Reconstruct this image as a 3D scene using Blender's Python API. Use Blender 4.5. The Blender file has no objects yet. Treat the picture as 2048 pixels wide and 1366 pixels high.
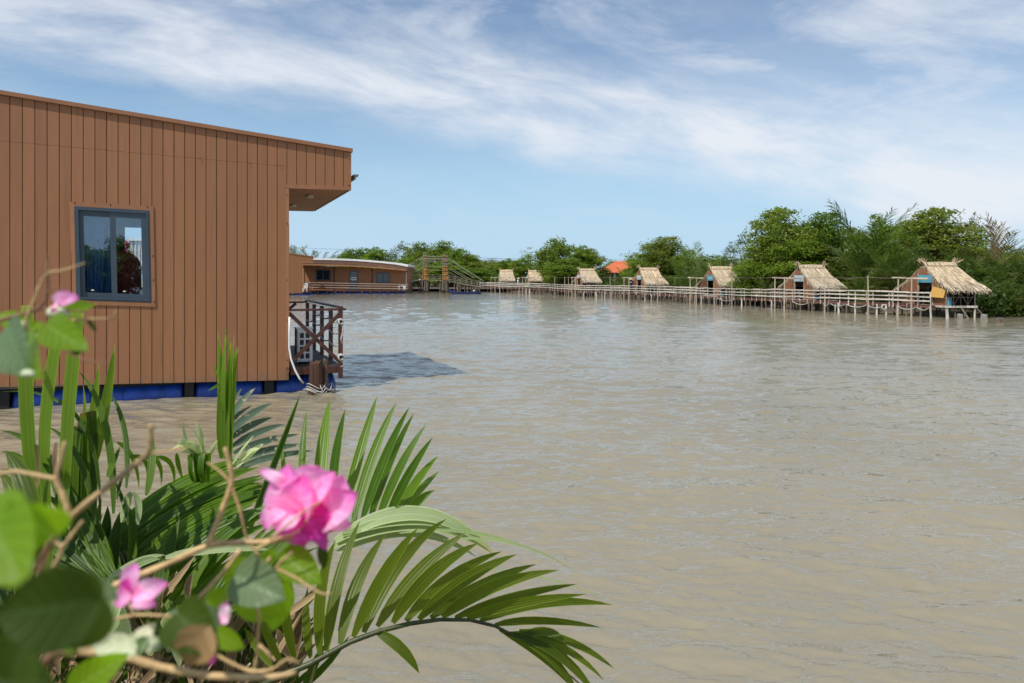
import bpy, math, random
import numpy as np
from mathutils import Vector, Matrix
R=math.radians
scene=bpy.context.scene
col=scene.collection
H=2.3; F=1479.0; HY=557.0
def at(px,py,Y): return Vector(((px-1024)/F*Y, Y, H-(py-HY)/F*Y))
def onw(px,py): return at(px,py,F*H/(py-HY))

# ------------------------------------------------------------------ camera
cam=bpy.data.cameras.new('camera'); cam_o=bpy.data.objects.new('camera',cam); col.objects.link(cam_o)
cam.sensor_width=36; cam.lens=F/2048*36; cam.shift_y=-(683-HY)/2048
cam_o.location=(0,0,H); cam_o.rotation_euler=(R(90),0,0)
cam.clip_start=.05; cam.clip_end=9000
cam.dof.use_dof=True; cam.dof.focus_distance=5.5; cam.dof.aperture_fstop=6.5
scene.camera=cam_o

# ------------------------------------------------------------------ helpers
class MB:
    def __init__(s): s.v=[]; s.f=[]; s.mi=[]; s.a=[]; s.cur=0; s.mats=[]
    def add(s,vs,fs,av=None):
        o=len(s.v); s.v+= [tuple(x) for x in vs]
        s.f+=[tuple(i+o for i in q) for q in fs]; s.mi+=[s.cur]*len(fs)
        if av is None: av=(0,0,random.random())
        if isinstance(av,tuple): s.a+=[av]*len(vs)
        else: s.a+=av
    def prism(s,poly,ext,av=None):
        n=len(poly); e=Vector(ext); p=[Vector(x) for x in poly]
        vs=p+[x+e for x in p]
        fs=[tuple(range(n)),tuple(range(2*n-1,n-1,-1))]+[(i,i+n,(i+1)%n+n,(i+1)%n) for i in range(n)]
        s.add(vs,fs,av)
    def box(s,c,d,rz=0,av=None,M=None):
        c=Vector(c); x,y,z=d[0]/2,d[1]/2,d[2]/2
        ps=[Vector(q) for q in((-x,-y,-z),(x,-y,-z),(x,y,-z),(-x,y,-z),(-x,-y,z),(x,-y,z),(x,y,z),(-x,y,z))]
        m=M if M else Matrix.Rotation(rz,3,'Z')
        s.add([c+m@q for q in ps],[(0,3,2,1),(4,5,6,7),(0,1,5,4),(1,2,6,5),(2,3,7,6),(3,0,4,7)],av)
    def bar(s,a,b,w,h=None,av=None):
        a=Vector(a);b=Vector(b);d=b-a;L=d.length
        if L<1e-6:return
        q=d.to_track_quat('X','Z').to_matrix()
        s.box((a+b)/2,(L,w,h or w),M=q,av=av)
    def tube(s,pts,rad,n=6,av=None,cap=True):
        pts=[Vector(p) for p in pts]; m=len(pts)
        if not hasattr(rad,'__len__'): rad=[rad]*m
        vs=[];fs=[];up=None
        for i,p in enumerate(pts):
            t=(pts[min(i+1,m-1)]-pts[max(i-1,0)])
            if t.length<1e-9:t=Vector((0,0,1))
            t.normalize()
            if up is None: up=Vector((0,0,1)) if abs(t.z)<.9 else Vector((1,0,0))
            a=(up-t*up.dot(t)); 
            if a.length<1e-4: a=t.orthogonal()
            a.normalize(); up=a; b=t.cross(a)
            for k in range(n):
                th=2*math.pi*k/n; vs.append(p+(a*math.cos(th)+b*math.sin(th))*rad[i])
        for i in range(m-1):
            for k in range(n):
                k2=(k+1)%n; fs.append((i*n+k,i*n+k2,(i+1)*n+k2,(i+1)*n+k))
        if cap: fs.append(tuple(range(n-1,-1,-1))); fs.append(tuple((m-1)*n+k for k in range(n)))
        s.add(vs,fs,av)
    def blade(s,a,b,w,n=(0,-1,.2),bend=(0,0,0),fold=.18,prof=None,seg=9,twist=0.0,curl=0.0):
        a=Vector(a);b=Vector(b);n=Vector(n).normalized();bd=Vector(bend)
        prof=prof or PALM
        vs=[];av=[];rnd=random.random()
        P=lambda t:a.lerp(b,t)+bd*(4*t*(1-t))+Vector((0,0,-1))*curl*t**3
        for i in range(seg+1):
            t=i/seg; p=P(t); tg=(P(min(t+.02,1))-P(max(t-.02,0))).normalized()
            sd=tg.cross(n); 
            if sd.length<1e-4: sd=tg.orthogonal()
            sd.normalize(); nn=sd.cross(tg)
            if twist: 
                q=Matrix.Rotation(twist*t,3,tg); sd=q@sd; nn=q@nn
            ww=w*.5*np.interp(t,prof[0],prof[1])
            vs+=[p-sd*ww,p-nn*ww*fold*2,p+sd*ww]; av+=[(-1,t,rnd),(0,t,rnd),(1,t,rnd)]
        fs=[]
        for i in range(seg):
            o=i*3; fs+=[(o,o+1,o+4,o+3),(o+1,o+2,o+5,o+4)]
        s.add(vs,fs,av)
    def leaf(s,a,b,w,n=(0,-1,.4),cup=.15,fold=.1,curl=.1,wave=.03,prof=None,nt=12,ns=8,ph=None):
        a=Vector(a);b=Vector(b);L=(b-a).length;tg=(b-a).normalized();n=Vector(n)
        n=(n-tg*n.dot(tg)).normalized(); sd=tg.cross(n); rnd=random.random(); ph=random.random()*6 if ph is None else ph
        prof=prof or OVATE; vs=[];av=[]
        for i in range(nt+1):
            t=i/nt; hw=w*.5*np.interp(t,prof[0],prof[1])
            for k in range(ns+1):
                u=-1+2*k/ns
                z=(cup*u*u*hw+fold*abs(u)*hw)-curl*L*(t-.35)**2*1.6+wave*L*math.sin(ph+t*7+u*2.1)*abs(u)
                back=prof[2]*L*abs(u)**1.6*max(0,1-t*3.5) if len(prof)>2 else 0
                vs.append(a+tg*(L*t-back)+sd*u*hw+n*z); av.append((u,t,rnd))
        fs=[]
        for i in range(nt):
            for k in range(ns):
                o=i*(ns+1)+k; fs.append((o,o+1,o+ns+2,o+ns+1))
        s.add(vs,fs,av)
    def build(s,name,mats,parent=None,smooth=False):
        me=bpy.data.meshes.new(name)
        me.from_pydata(s.v,[],s.f); 
        if not isinstance(mats,(list,tuple)): mats=[mats]
        for m in mats: me.materials.append(m)
        if len(mats)>1: me.polygons.foreach_set('material_index',s.mi)
        at_=me.attributes.new('uvl','FLOAT_VECTOR','POINT'); at_.data.foreach_set('vector',np.array(s.a,dtype=np.float32).ravel())
        if smooth: me.polygons.foreach_set('use_smooth',[True]*len(me.polygons))
        me.update()
        o=bpy.data.objects.new(name,me); col.objects.link(o); o.parent=parent
        return o
PALM=([0,.06,.15,.35,.6,.8,.92,1],[.35,.6,.85,1,.88,.58,.27,.0])
STRAP=([0,.1,.5,.85,.95,1],[.7,.9,1,.9,.6,.05])
CUT=([0,.1,.6,.97,1],[.7,.85,1,.95,.85])
OVATE=([0,.04,.12,.25,.4,.55,.7,.82,.92,.97,1],[.1,.42,.75,.97,1,.92,.74,.5,.24,.1,.0],.06)
BRACT=([0,.05,.15,.3,.5,.7,.85,.94,.98,1],[.15,.4,.72,.95,1,.95,.78,.5,.28,.04],.05)
def empty(name,loc=(0,0,0),rz=0):
    o=bpy.data.objects.new(name,None); col.objects.link(o); o.location=loc; o.rotation_euler=(0,0,rz); o.empty_display_size=.2; return o
def tag(o,label=None,cat=None,group=None,kind=None):
    if label:o['label']=label
    if cat:o['category']=cat
    if group:o['group']=group
    if kind:o['kind']=kind
    return o
def dup(o,parent=None):
    c=o.copy(); col.objects.link(c); c.parent=parent
    for ch in list(o.children): dup(ch,c)
    return c
def link(name,me,parent=None,M=None):
    o=bpy.data.objects.new(name,me); col.objects.link(o); o.parent=parent
    if M is not None:o.matrix_local=M
    return o

# ------------------------------------------------------------------ materials
class NT:
    def __init__(s,name):
        s.m=bpy.data.materials.new(name); s.m.use_nodes=True; s.t=s.m.node_tree; s.t.nodes.clear()
        s.out=s.n('ShaderNodeOutputMaterial')
    def n(s,ty,**k):
        x=s.t.nodes.new(ty)
        for a,b in k.items():
            if a.startswith('i_'):
                key=a[2:]; key=int(key) if key.isdigit() else key.replace('_',' ')
                if isinstance(b,bpy.types.NodeSocket): s.t.links.new(b,x.inputs[key])
                else: x.inputs[key].default_value=b
            else: setattr(x,a,b)
        return x
    def L(s,a,b): s.t.links.new(a,b)
    def math(s,op,a,b=None,c=None,clamp=False):
        x=s.n('ShaderNodeMath',operation=op,use_clamp=clamp)
        for i,v in enumerate((a,b,c)):
            if v is None: continue
            if isinstance(v,bpy.types.NodeSocket): s.L(v,x.inputs[i])
            else: x.inputs[i].default_value=v
        return x.outputs[0]
    def mix(s,f,a,b,bt='MIX'):
        x=s.n('ShaderNodeMix',data_type='RGBA',blend_type=bt)
        for i,v in ((0,f),(6,a),(7,b)):
            if isinstance(v,bpy.types.NodeSocket): s.L(v,x.inputs[i])
            else: x.inputs[i].default_value=(v if i==0 else (*v,1) if len(v)==3 else v)
        return x.outputs[2]
    def ramp(s,f,stops):
        x=s.n('ShaderNodeValToRGB'); e=x.color_ramp.elements
        while len(e)<len(stops): e.new(.5)
        for el,(p,c) in zip(e,stops): el.position=p; el.color=(*c,1) if len(c)==3 else c
        s.L(f,x.inputs[0]); return x.outputs[0]
    def noise(s,vec,scale,detail=4,rough=.55,dist=0):
        x=s.n('ShaderNodeTexNoise',i_Scale=scale,i_Detail=detail,i_Roughness=rough,i_Distortion=dist); s.L(vec,x.inputs['Vector']); return x.outputs[0]
    def mapv(s,vec,scale=(1,1,1),rot=(0,0,0)):
        x=s.n('ShaderNodeMapping'); x.inputs['Scale'].default_value=scale; x.inputs['Rotation'].default_value=rot; s.L(vec,x.inputs[0]); return x.outputs[0]
    def obj(s): return s.n('ShaderNodeTexCoord').outputs['Object']
    def uvl(s):
        a=s.n('ShaderNodeAttribute',attribute_name='uvl'); x=s.n('ShaderNodeSeparateXYZ'); s.L(a.outputs['Vector'],x.inputs[0]); return x.outputs
    def rnd(s): return s.n('ShaderNodeObjectInfo').outputs['Random']
    def prin(s,colr,rough=.6,bump=None,bs=.3,bd=.01,**k):
        p=s.n('ShaderNodeBsdfPrincipled')
        for key,v in (('Base Color',colr),('Roughness',rough)):
            if isinstance(v,bpy.types.NodeSocket): s.L(v,p.inputs[key])
            else: p.inputs[key].default_value=(*v,1) if key=='Base Color' else v
        for key,v in k.items(): p.inputs[key.replace('_',' ')].default_value=v
        if bump is not None:
            b=s.n('ShaderNodeBump',i_Strength=bs,i_Distance=bd); s.L(bump,b.inputs['Height']); s.L(b.outputs[0],p.inputs['Normal'])
        return p
    def fin(s,sh): s.L(sh.outputs[0] if not isinstance(sh,bpy.types.NodeSocket) else sh,s.out.inputs[0]); return s.m
def simple(name,c,rough=.6,var=.25,scale=6,stretch=(1,1,1),bump=.2,bd=.004,dark=None,tint=.2,**k):
    t=NT(name); v=t.mapv(t.obj(),stretch); n1=t.noise(v,scale,5); n2=t.noise(v,scale*7,3)
    d=dark or tuple(x*(1-var*1.6) for x in c); l=tuple(min(1,x*(1+var)) for x in c)
    cc=t.ramp(n1,[(.28,d),(.72,l)])
    cc=t.mix(t.math('MULTIPLY',n2,.3),cc,d)
    if tint:
        g=t.math('MULTIPLY_ADD',t.uvl()[2],tint,1-tint/2)
        gg=t.n('ShaderNodeCombineColor',i_0=g,i_1=g,i_2=g).outputs[0]
        cc=t.mix(1.0,cc,gg,'MULTIPLY')
    return t.fin(t.prin(cc,rough,n2,bump,bd,**k))
def simple_var(name,c,k):
    m=simple(name,c,.85,.3,5,bump=.3,tint=1.0,dark=tuple(x*.55 for x in c)); nt=m.node_tree; p=[n for n in nt.nodes if n.type=='BSDF_PRINCIPLED'][0]; src=p.inputs['Base Color'].links[0].from_socket
    oi=nt.nodes.new('ShaderNodeObjectInfo'); mx=nt.nodes.new('ShaderNodeMix'); mx.data_type='RGBA'; mm=nt.nodes.new('ShaderNodeMath'); mm.operation='MULTIPLY'; mm.inputs[1].default_value=.55; nt.links.new(oi.outputs['Random'],mm.inputs[0]); nt.links.new(mm.outputs[0],mx.inputs[0]); nt.links.new(src,mx.inputs[6]); mx.inputs[7].default_value=(*k,1); nt.links.new(mx.outputs[2],p.inputs['Base Color']); return m
def leafmat(name,dark,light,holes=None,huevar=None,tip=None,trans=(.25,.4,.05),tf=.35,rough=.45,veins=0,sideveins=0,rib=None,spots=None,objvar=True,tiprange=(.9,1.0),spec=.22,streak=.25):
    t=NT(name); u=t.uvl()
    f=u[2]
    if objvar: f=t.math('ADD',t.math('MULTIPLY',u[2],.7),t.math('MULTIPLY',t.rnd(),.3))
    c=t.ramp(f,[(0,dark),(1,light)])
    nz=t.noise(t.obj(),9,4)
    if streak:
        c=t.mix(t.math('MULTIPLY',t.math('SUBTRACT',nz,.35,clamp=True),streak*2),c,tuple(min(1,x*1.5) for x in light))
    bump=None
    if veins:
        w=t.math('SINE',t.math('MULTIPLY',u[0],veins)); c=t.mix(t.math('MULTIPLY_ADD',w,.16,.16),c,dark); bump=w
        e=t.math('MULTIPLY',t.math('SUBTRACT',t.math('ABSOLUTE',u[0]),.84,clamp=True),3.4); c=t.mix(e,c,tuple(min(1,x*2.2+.02) for x in light))
    if sideveins:
        w=t.math('SINE',t.math('MULTIPLY',t.math('SUBTRACT',u[1],t.math('MULTIPLY',t.math('ABSOLUTE',u[0]),.28)),sideveins))
        w=t.math('POWER',t.math('MULTIPLY_ADD',w,.5,.5),10); c=t.mix(t.math('MULTIPLY',w,.3),c,tuple(min(1,x*1.9) for x in light)); bump=w
    if rib:
        w=t.math('SUBTRACT',1,t.math('MULTIPLY',t.math('ABSOLUTE',u[0]),9.0),clamp=True); c=t.mix(t.math('MULTIPLY',w,.75),c,rib)
    if tip:
        w=t.n('ShaderNodeMapRange',i_1=tiprange[0],i_2=tiprange[1]); t.L(t.math('ADD',u[1],t.math('MULTIPLY',t.math('SUBTRACT',nz,.5),.2)),w.inputs[0]); c=t.mix(w.outputs[0],c,tip)
    if huevar: c=t.mix(t.math('MULTIPLY',t.math('POWER',t.rnd(),1.5),.6),c,huevar)
    if spots:
        w=t.math('GREATER_THAN',t.noise(t.obj(),spots[1],2),spots[2]); c=t.mix(w,c,spots[0])
    p=t.prin(c,rough,bump,.25,.002,Specular_IOR_Level=spec)
    tr=t.n('ShaderNodeBsdfTranslucent'); t.L(t.mix(.5,trans,t.mix(1.0,c,(3.2,3.2,2.0),'MULTIPLY')),tr.inputs[0])
    m=t.n('ShaderNodeMixShader',i_0=tf); t.L(p.outputs[0],m.inputs[1]); t.L(tr.outputs[0],m.inputs[2])
    if holes:
        ho=t.math('GREATER_THAN',t.noise(t.obj(),holes[0],2),holes[1]); tp=t.n('ShaderNodeBsdfTransparent'); m2=t.n('ShaderNodeMixShader'); t.L(ho,m2.inputs[0]); t.L(m.outputs[0],m2.inputs[1]); t.L(tp.outputs[0],m2.inputs[2]); m=m2
    return t.fin(m.outputs[0])

# plank wall : per plank tint, wood grain emboss, dusty fade
def plankmat(name,c,stretch=(30,30,2.2)):
    t=NT(name); o=t.obj(); u=t.uvl()
    g=t.noise(t.mapv(o,stretch),3.2,6,.65,.4); big=t.noise(o,.9,4); st=t.noise(t.mapv(o,(5,5,.5)),1.6,4)
    d=tuple(x*.93 for x in c); l=tuple(min(1,x*1.06) for x in c)
    cc=t.ramp(u[2],[(0,d),(1,l)])
    cc=t.mix(t.math('MULTIPLY',g,.30),cc,tuple(x*.66 for x in c))
    cc=t.mix(t.math('MULTIPLY',t.math('SUBTRACT',st,.45,clamp=True),.8),cc,tuple(min(1,x*1.25+.02) for x in c))
    cc=t.mix(t.math('MULTIPLY',t.math('SUBTRACT',big,.5,clamp=True),.9),cc,tuple(x*.75 for x in c))
    ss=t.noise(t.mapv(o,(9,9,.35)),1.3,5,.6); cc=t.mix(t.math('MULTIPLY',t.math('SUBTRACT',ss,.56,clamp=True),2.6),cc,tuple(x*.55 for x in c))
    zz=t.n('ShaderNodeSeparateXYZ'); t.L(o,zz.inputs[0]); sp=t.n('ShaderNodeMapRange',i_1=.24,i_2=.75,i_3=1,i_4=0); t.L(zz.outputs[2],sp.inputs[0])
    gr=t.math('GREATER_THAN',t.math('MULTIPLY_ADD',sp.outputs[0],.42,t.noise(t.mapv(o,(7,7,3)),1.6,5,.7)),.80); cc=t.mix(t.math('MULTIPLY',gr,.45),cc,(.20,.14,.09))
    return t.fin(t.prin(cc,.62,g,.35,.004,Specular_IOR_Level=.35))
M={}
BR=(.345,.156,.072)
M['plank']=plankmat('plank',BR)
M['trim']=simple('trim',(.37,.163,.073),.5,.08,3,bump=.08)
M['soffit']=plankmat('soffit_board',(.46,.20,.08),(2.2,30,30))
M['groove']=simple('groove',(.040,.014,.006),.9,.2)
M['redwood']=simple('red_stained_wood',(.095,.030,.020),.45,.35,14,(1,1,.3),bump=.3)
M['deckwood']=simple('deck_board',(.055,.040,.034),.7,.3,8)
M['blue']=simple('blue_plastic',(.010,.068,.42),.38,.3,5,bump=.15,dark=(.010,.035,.17))
M['black']=simple('dark_bracket',(.012,.011,.010),.7,.2)
M['frame']=simple('window_frame_grey',(.050,.075,.100),.35,.08,4,bump=.05,tint=.08)
M['fascia']=simple('fascia_brown',(.17,.075,.042),.6,.15)
M['white']=simple('white_paint',(.74,.74,.71),.45,.07,5,bump=.05,tint=.08)
M['acwhite']=simple('appliance_white',(.88,.88,.86),.4,.04,5,tint=.05)
M['grille']=simple('dark_grille',(.035,.04,.042),.5,.15,30)
M['rope']=simple('pale_rope',(.55,.53,.48),.85,.2,60,bump=.4)
M['bark']=simple('weathered_timber',(.15,.09,.06),.85,.4,9,(1,1,.12),bump=.9,bd=.02)
M['bark_red']=simple('red_brown_timber',(.090,.036,.022),.8,.45,9,(1,1,.12),bump=.9,bd=.02)
M['trunk']=simple('tree_bark',(.16,.13,.10),.9,.35,4,(1,1,.3),bump=.8,bd=.02)
M['bamboo']=simple('bleached_bamboo',(.52,.42,.32),.55,.2,5,bump=.2,tint=.4)
M['bamboo_y']=simple('ochre_bamboo',(.42,.22,.06),.55,.3,3,bump=.2,tint=.4)
M['bamboo_d']=simple('weathered_bamboo',(.25,.21,.16),.65,.3,5,bump=.2,tint=.4)
M['bamboo_g']=simple('greenish_bamboo',(.34,.35,.21),.6,.3,5,bump=.2,tint=.4)
M['pile']=simple('grey_pile',(.17,.13,.10),.8,.4,5,(1,1,.3),bump=.5,tint=.5)
M['pilew']=simple('pale_post',(.62,.57,.49),.7,.3,5,(1,1,.3),bump=.3,tint=.35)
M['reddeck']=simple('reddish_deck',(.15,.066,.045),.75,.35,4,bump=.3,tint=.3)
M['thatch']=simple_var('thatch',(.56,.425,.26),(.38,.32,.24))
M['thatchg']=simple('old_thatch',(.44,.38,.29),.9,.3,5,bump=.3,tint=1.0)
M['mat']=simple('woven_bamboo_mat',(.30,.125,.050),.75,.4,5,(1,3,1),bump=.6,dark=(.12,.05,.022))
M['mat2']=simple('woven_panel_yellow',(.60,.34,.075),.65,.15,6,(1,6,1),bump=.3)
M['dark']=simple('shaded_interior',(.035,.022,.016),.9,.3)  # near-black base colour that stands in for interior shade
M['tile']=None
M['mud']=simple('mud',(.11,.08,.05),.9,.35,1.2,bump=.6,bd=.05)
M['soil']=simple('soil',(.10,.075,.05),.95,.35,3,bump=.8,bd=.04)
M['concrete']=simple('concrete',(.34,.32,.28),.85,.25,5,bump=.4)
M['grey']=simple('grey_metal',(.30,.31,.32),.45,.15)
M['cloth_b']=simple('blue_curtain',(.13,.30,.62),.8,.25,30,(1,1,.2),tint=.3)
M['cloth_r']=simple('crimson_cushion',(.40,.012,.05),.8,.25,30)
M['shirt_w']=simple('white_shirt',(.66,.68,.70),.8,.1,9)
M['shirt_d']=simple('dark_shirt',(.03,.03,.036),.8,.2,9)
M['skin']=simple('skin',(.30,.16,.10),.6,.1,9)
M['straw']=simple('straw_hat',(.62,.52,.36),.8,.15,20)
M['navy']=simple('navy_hull',(.016,.04,.17),.45,.2,3)
M['cable']=simple('cable',(.05,.05,.05),.6,.1)
M['wallp']=simple('inner_wall',(.30,.28,.25),.9,.1)
M['corr']=simple('white_sheet_metal',(.72,.74,.74),.5,.08,2,bump=.1)
M['signb']=simple('blue_sign',(.10,.36,.48),.5,.15,3,tint=.1)
M['signw']=simple('pale_sign',(.45,.58,.60),.5,.15,3,tint=.1)
M['signy']=simple('yellow_letter',(.62,.50,.20),.5,.1,3)

# glass
t=NT('window_glass'); gl=t.n('ShaderNodeBsdfGlossy'); gl.inputs['Color'].default_value=(.75,.88,1,1); gl.inputs['Roughness'].default_value=.015
tr=t.n('ShaderNodeBsdfTransparent'); tr.inputs['Color'].default_value=(.84,.90,.94,1)
fr=t.n('ShaderNodeFresnel',i_IOR=1.5); fa=t.math('MULTIPLY_ADD',fr.outputs[0],1.0,.09,clamp=True)
m=t.n('ShaderNodeMixShader'); t.L(fa,m.inputs[0]); t.L(tr.outputs[0],m.inputs[1]); t.L(gl.outputs[0],m.inputs[2]); M['glass']=t.fin(m.outputs[0])
t=NT('dark_window_glass'); M['glassd']=t.fin(t.prin((.015,.022,.03),.04,Specular_IOR_Level=.9))
# red roof tiles
t=NT('red_roof_tiles'); o=t.obj(); w=t.n('ShaderNodeTexWave',wave_type='BANDS',bands_direction='Z',i_Scale=3.2,i_Distortion=.3); t.L(o,w.inputs[0])
c=t.ramp(t.noise(o,1.5,5),[(.3,(.50,.105,.03)),(.7,(.66,.19,.07))]); c=t.mix(t.math('MULTIPLY',w.outputs[1],.35),c,(.30,.05,.015))
M['tile']=t.fin(t.prin(c,.7,w.outputs[1],.6,.05))
# foliage
M['crown']=leafmat('broadleaf_foliage',(.022,.060,.006),(.190,.280,.030),trans=(.20,.30,.03),tf=.32,rough=.5,huevar=(.15,.15,.035))
M['crown_y']=leafmat('light_broadleaf_foliage',(.034,.080,.007),(.245,.320,.034),trans=(.26,.36,.04),tf=.32,rough=.5,huevar=(.10,.17,.02))
M['crown_g']=leafmat('greyish_foliage',(.045,.070,.028),(.150,.190,.080),trans=(.24,.3,.08),tf=.3,rough=.55)
M['crown_b']=leafmat('brownish_foliage',(.06,.065,.022),(.19,.165,.070),trans=(.26,.26,.06),tf=.3,rough=.55)
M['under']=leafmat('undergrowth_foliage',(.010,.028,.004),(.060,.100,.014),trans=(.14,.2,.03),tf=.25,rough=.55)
M['frond']=leafmat('palm_frond',(.018,.050,.005),(.115,.165,.022),trans=(.16,.26,.04),tf=.25,rough=.38,tip=(.20,.15,.06),tiprange=(.8,1.1))
M['frond_d']=leafmat('dry_palm_frond',(.12,.095,.045),(.26,.19,.095),trans=(.3,.24,.1),tf=.2,rough=.6)
M['frond_o']=leafmat('olive_palm_frond',(.045,.065,.014),(.13,.145,.040),trans=(.24,.26,.05),tf=.25,rough=.45)

# ------------------------------------------------------------------ sun and sky
SUN=Vector((-.40,-.43,.86)).normalized()
el=math.asin(SUN.z); az=math.atan2(SUN.x,SUN.y)
sl=bpy.data.lights.new('sun','SUN'); so=bpy.data.objects.new('sun',sl); col.objects.link(so)
sl.energy=4.4; sl.angle=R(.53); sl.color=(1,.955,.88)
so.rotation_euler=SUN.to_track_quat('Z','Y').to_euler(); so.location=(0,0,50)
w=bpy.data.worlds.new('World'); scene.world=w; w.use_nodes=True
t=NT.__new__(NT); t.t=w.node_tree; t.t.nodes.clear(); out=t.n('ShaderNodeOutputWorld'); bg=t.n('ShaderNodeBackground')
sky=t.n('ShaderNodeTexSky',sky_type='NISHITA'); sky.sun_disc=False; sky.sun_elevation=el; sky.sun_rotation=az%(2*math.pi)
sky.altitude=0; sky.air_density=1.0; sky.dust_density=.7; sky.ozone_density=1.6
g=t.n('ShaderNodeTexCoord').outputs['Generated']; s_=t.n('ShaderNodeSeparateXYZ'); t.L(g,s_.inputs[0]); X,Y,Z=s_.outputs
AZ=t.math('ARCTAN2',X,Y); EL=t.math('ARCSINE',Z)
ec=t.math('MULTIPLY_ADD',t.math('MULTIPLY',AZ,AZ),-.13,t.math('MULTIPLY_ADD',AZ,-.16,.220))
d=t.math('SUBTRACT',EL,ec)
cv=t.n('ShaderNodeCombineXYZ'); t.L(AZ,cv.inputs[0]); t.L(d,cv.inputs[1])
cv2=t.n('ShaderNodeCombineXYZ'); t.L(AZ,cv2.inputs[0]); t.L(EL,cv2.inputs[1])
nb=t.noise(t.mapv(cv.outputs[0],(2.2,6.5,1)),1.3,7,.58,.25)          # soft large masses along the band
nf=t.noise(t.mapv(cv.outputs[0],(4.2,15,1),(0,0,R(-14))),1.3,9,.62,.35)  # fibres
nw=t.noise(t.mapv(cv2.outputs[0],(3.0,8,1),(0,0,R(8))),1.2,8,.6,.7)
dd=t.math('ADD',d,t.math('MULTIPLY',t.math('SUBTRACT',nb,.5),.16))
lo=t.n('ShaderNodeMapRange',interpolation_type='SMOOTHSTEP',i_1=-.075,i_2=.012); t.L(dd,lo.inputs[0])
hi=t.n('ShaderNodeMapRange',interpolation_type='SMOOTHSTEP',i_1=.01,i_2=.13,i_3=1.0,i_4=.16); t.L(dd,hi.inputs[0])
fs=t.n('ShaderNodeMapRange',interpolation_type='SMOOTHSTEP',i_1=.24,i_2=.72,i_3=.28,i_4=1.05); t.L(nf,fs.inputs[0])
band=t.math('MULTIPLY',t.math('MULTIPLY',lo.outputs[0],hi.outputs[0]),fs.outputs[0])
wi=t.n('ShaderNodeMapRange',interpolation_type='SMOOTHSTEP',i_1=.36,i_2=.80,i_3=0,i_4=.72); t.L(t.math('MULTIPLY_ADD',t.math('SUBTRACT',nf,.5),.45,nw),wi.inputs[0])
rt=t.n('ShaderNodeMapRange',interpolation_type='SMOOTHSTEP',i_1=.0,i_2=.5,i_3=0,i_4=.30); t.L(AZ,rt.inputs[0])
upr=t.n('ShaderNodeMapRange',interpolation_type='SMOOTHSTEP',i_1=-.05,i_2=.06); t.L(d,upr.inputs[0])
dens=t.math('ADD',t.math('MAXIMUM',band,t.math('MULTIPLY',wi.outputs[0],t.math('MULTIPLY_ADD',upr.outputs[0],.8,.2))),t.math('MULTIPLY',rt.outputs[0],t.math('MULTIPLY',upr.outputs[0],nb)),clamp=True)
dens=t.math('MULTIPLY',dens,.93)
hz=t.n('ShaderNodeMapRange',interpolation_type='SMOOTHSTEP',i_1=0.0,i_2=.30,i_3=.92,i_4=0); t.L(EL,hz.inputs[0])
SKYB=1.0
skyc=t.mix(1.0,sky.outputs[0],(.87,1.0,1.06),'MULTIPLY')
CW=(6.9,7.2,7.7)
c1=t.mix(hz.outputs[0],skyc,(4.0,5.8,7.5))
c2=t.mix(dens,c1,CW)
t.L(c2,bg.inputs[0]); bg.inputs[1].default_value=.12
t.L(bg.outputs[0],out.inputs[0])
scene.view_settings.view_transform='Standard'; scene.view_settings.look='None'; scene.view_settings.exposure=0; scene.view_settings.gamma=1
scene.render.engine='CYCLES'; scene.cycles.max_bounces=8; scene.cycles.transparent_max_bounces=12; scene.cycles.caustics_reflective=False; scene.cycles.caustics_refractive=False
try: scene.cycles.use_denoising=True
except Exception: pass

# ------------------------------------------------------------------ water : one wavy sheet to the horizon
t=NT('river_water'); o=t.obj()
n1=t.noise(t.mapv(o,(1.5,3.4,1),(0,0,R(12))),1.0,3,.55); n2=t.noise(t.mapv(o,(4.5,9.5,1),(0,0,R(-9))),1.0,3,.55); n3=t.noise(t.mapv(o,(17,30,1),(0,0,R(5))),1.0,2,.5)
wp_=t.n('ShaderNodeMapRange',i_1=.35,i_2=.68,i_3=.35,i_4=1.0); t.L(t.noise(t.mapv(o,(.05,.11,1),(0,0,R(10))),1.0,4,.6),wp_.inputs[0])
b1=t.n('ShaderNodeBump',i_Distance=.085); t.L(t.math('MULTIPLY',wp_.outputs[0],.6),b1.inputs['Strength']); t.L(n1,b1.inputs['Height'])
b2=t.n('ShaderNodeBump',i_Strength=.6,i_Distance=.030); t.L(n2,b2.inputs['Height']); t.L(b1.outputs[0],b2.inputs['Normal'])
b3=t.n('ShaderNodeBump',i_Strength=.15,i_Distance=.004); t.L(n3,b3.inputs['Height']); t.L(b2.outputs[0],b3.inputs['Normal'])
mur=t.noise(t.mapv(o,(.25,.12,1)),1.0,4)
c=t.ramp(mur,[(.3,(.225,.197,.134)),(.7,(.275,.240,.165))])
p=t.prin(c,.04,None,IOR=1.55,Specular_IOR_Level=.5); t.L(b3.outputs[0],p.inputs['Normal'])
M['water']=t.fin(p)
rs=[.5]
while rs[-1]<2.8: rs.append(rs[-1]*1.03)
while rs[-1]<40: rs.append(rs[-1]*1.0034)
while rs[-1]<80: rs.append(rs[-1]*1.010)
while rs[-1]<4500: rs.append(rs[-1]*1.07)
ths=list(np.linspace(-44,44,640))+list(np.linspace(44,316,90)[1:-1])
ths=np.radians(np.array(ths)); rs=np.array(rs); nr,na=len(rs),len(ths)
rr,tt=np.meshgrid(rs,ths,indexing='ij'); wx=rr*np.sin(tt); wy=rr*np.cos(tt); wz=np.zeros_like(wx)
rng=np.random.RandomState(5)
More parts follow.
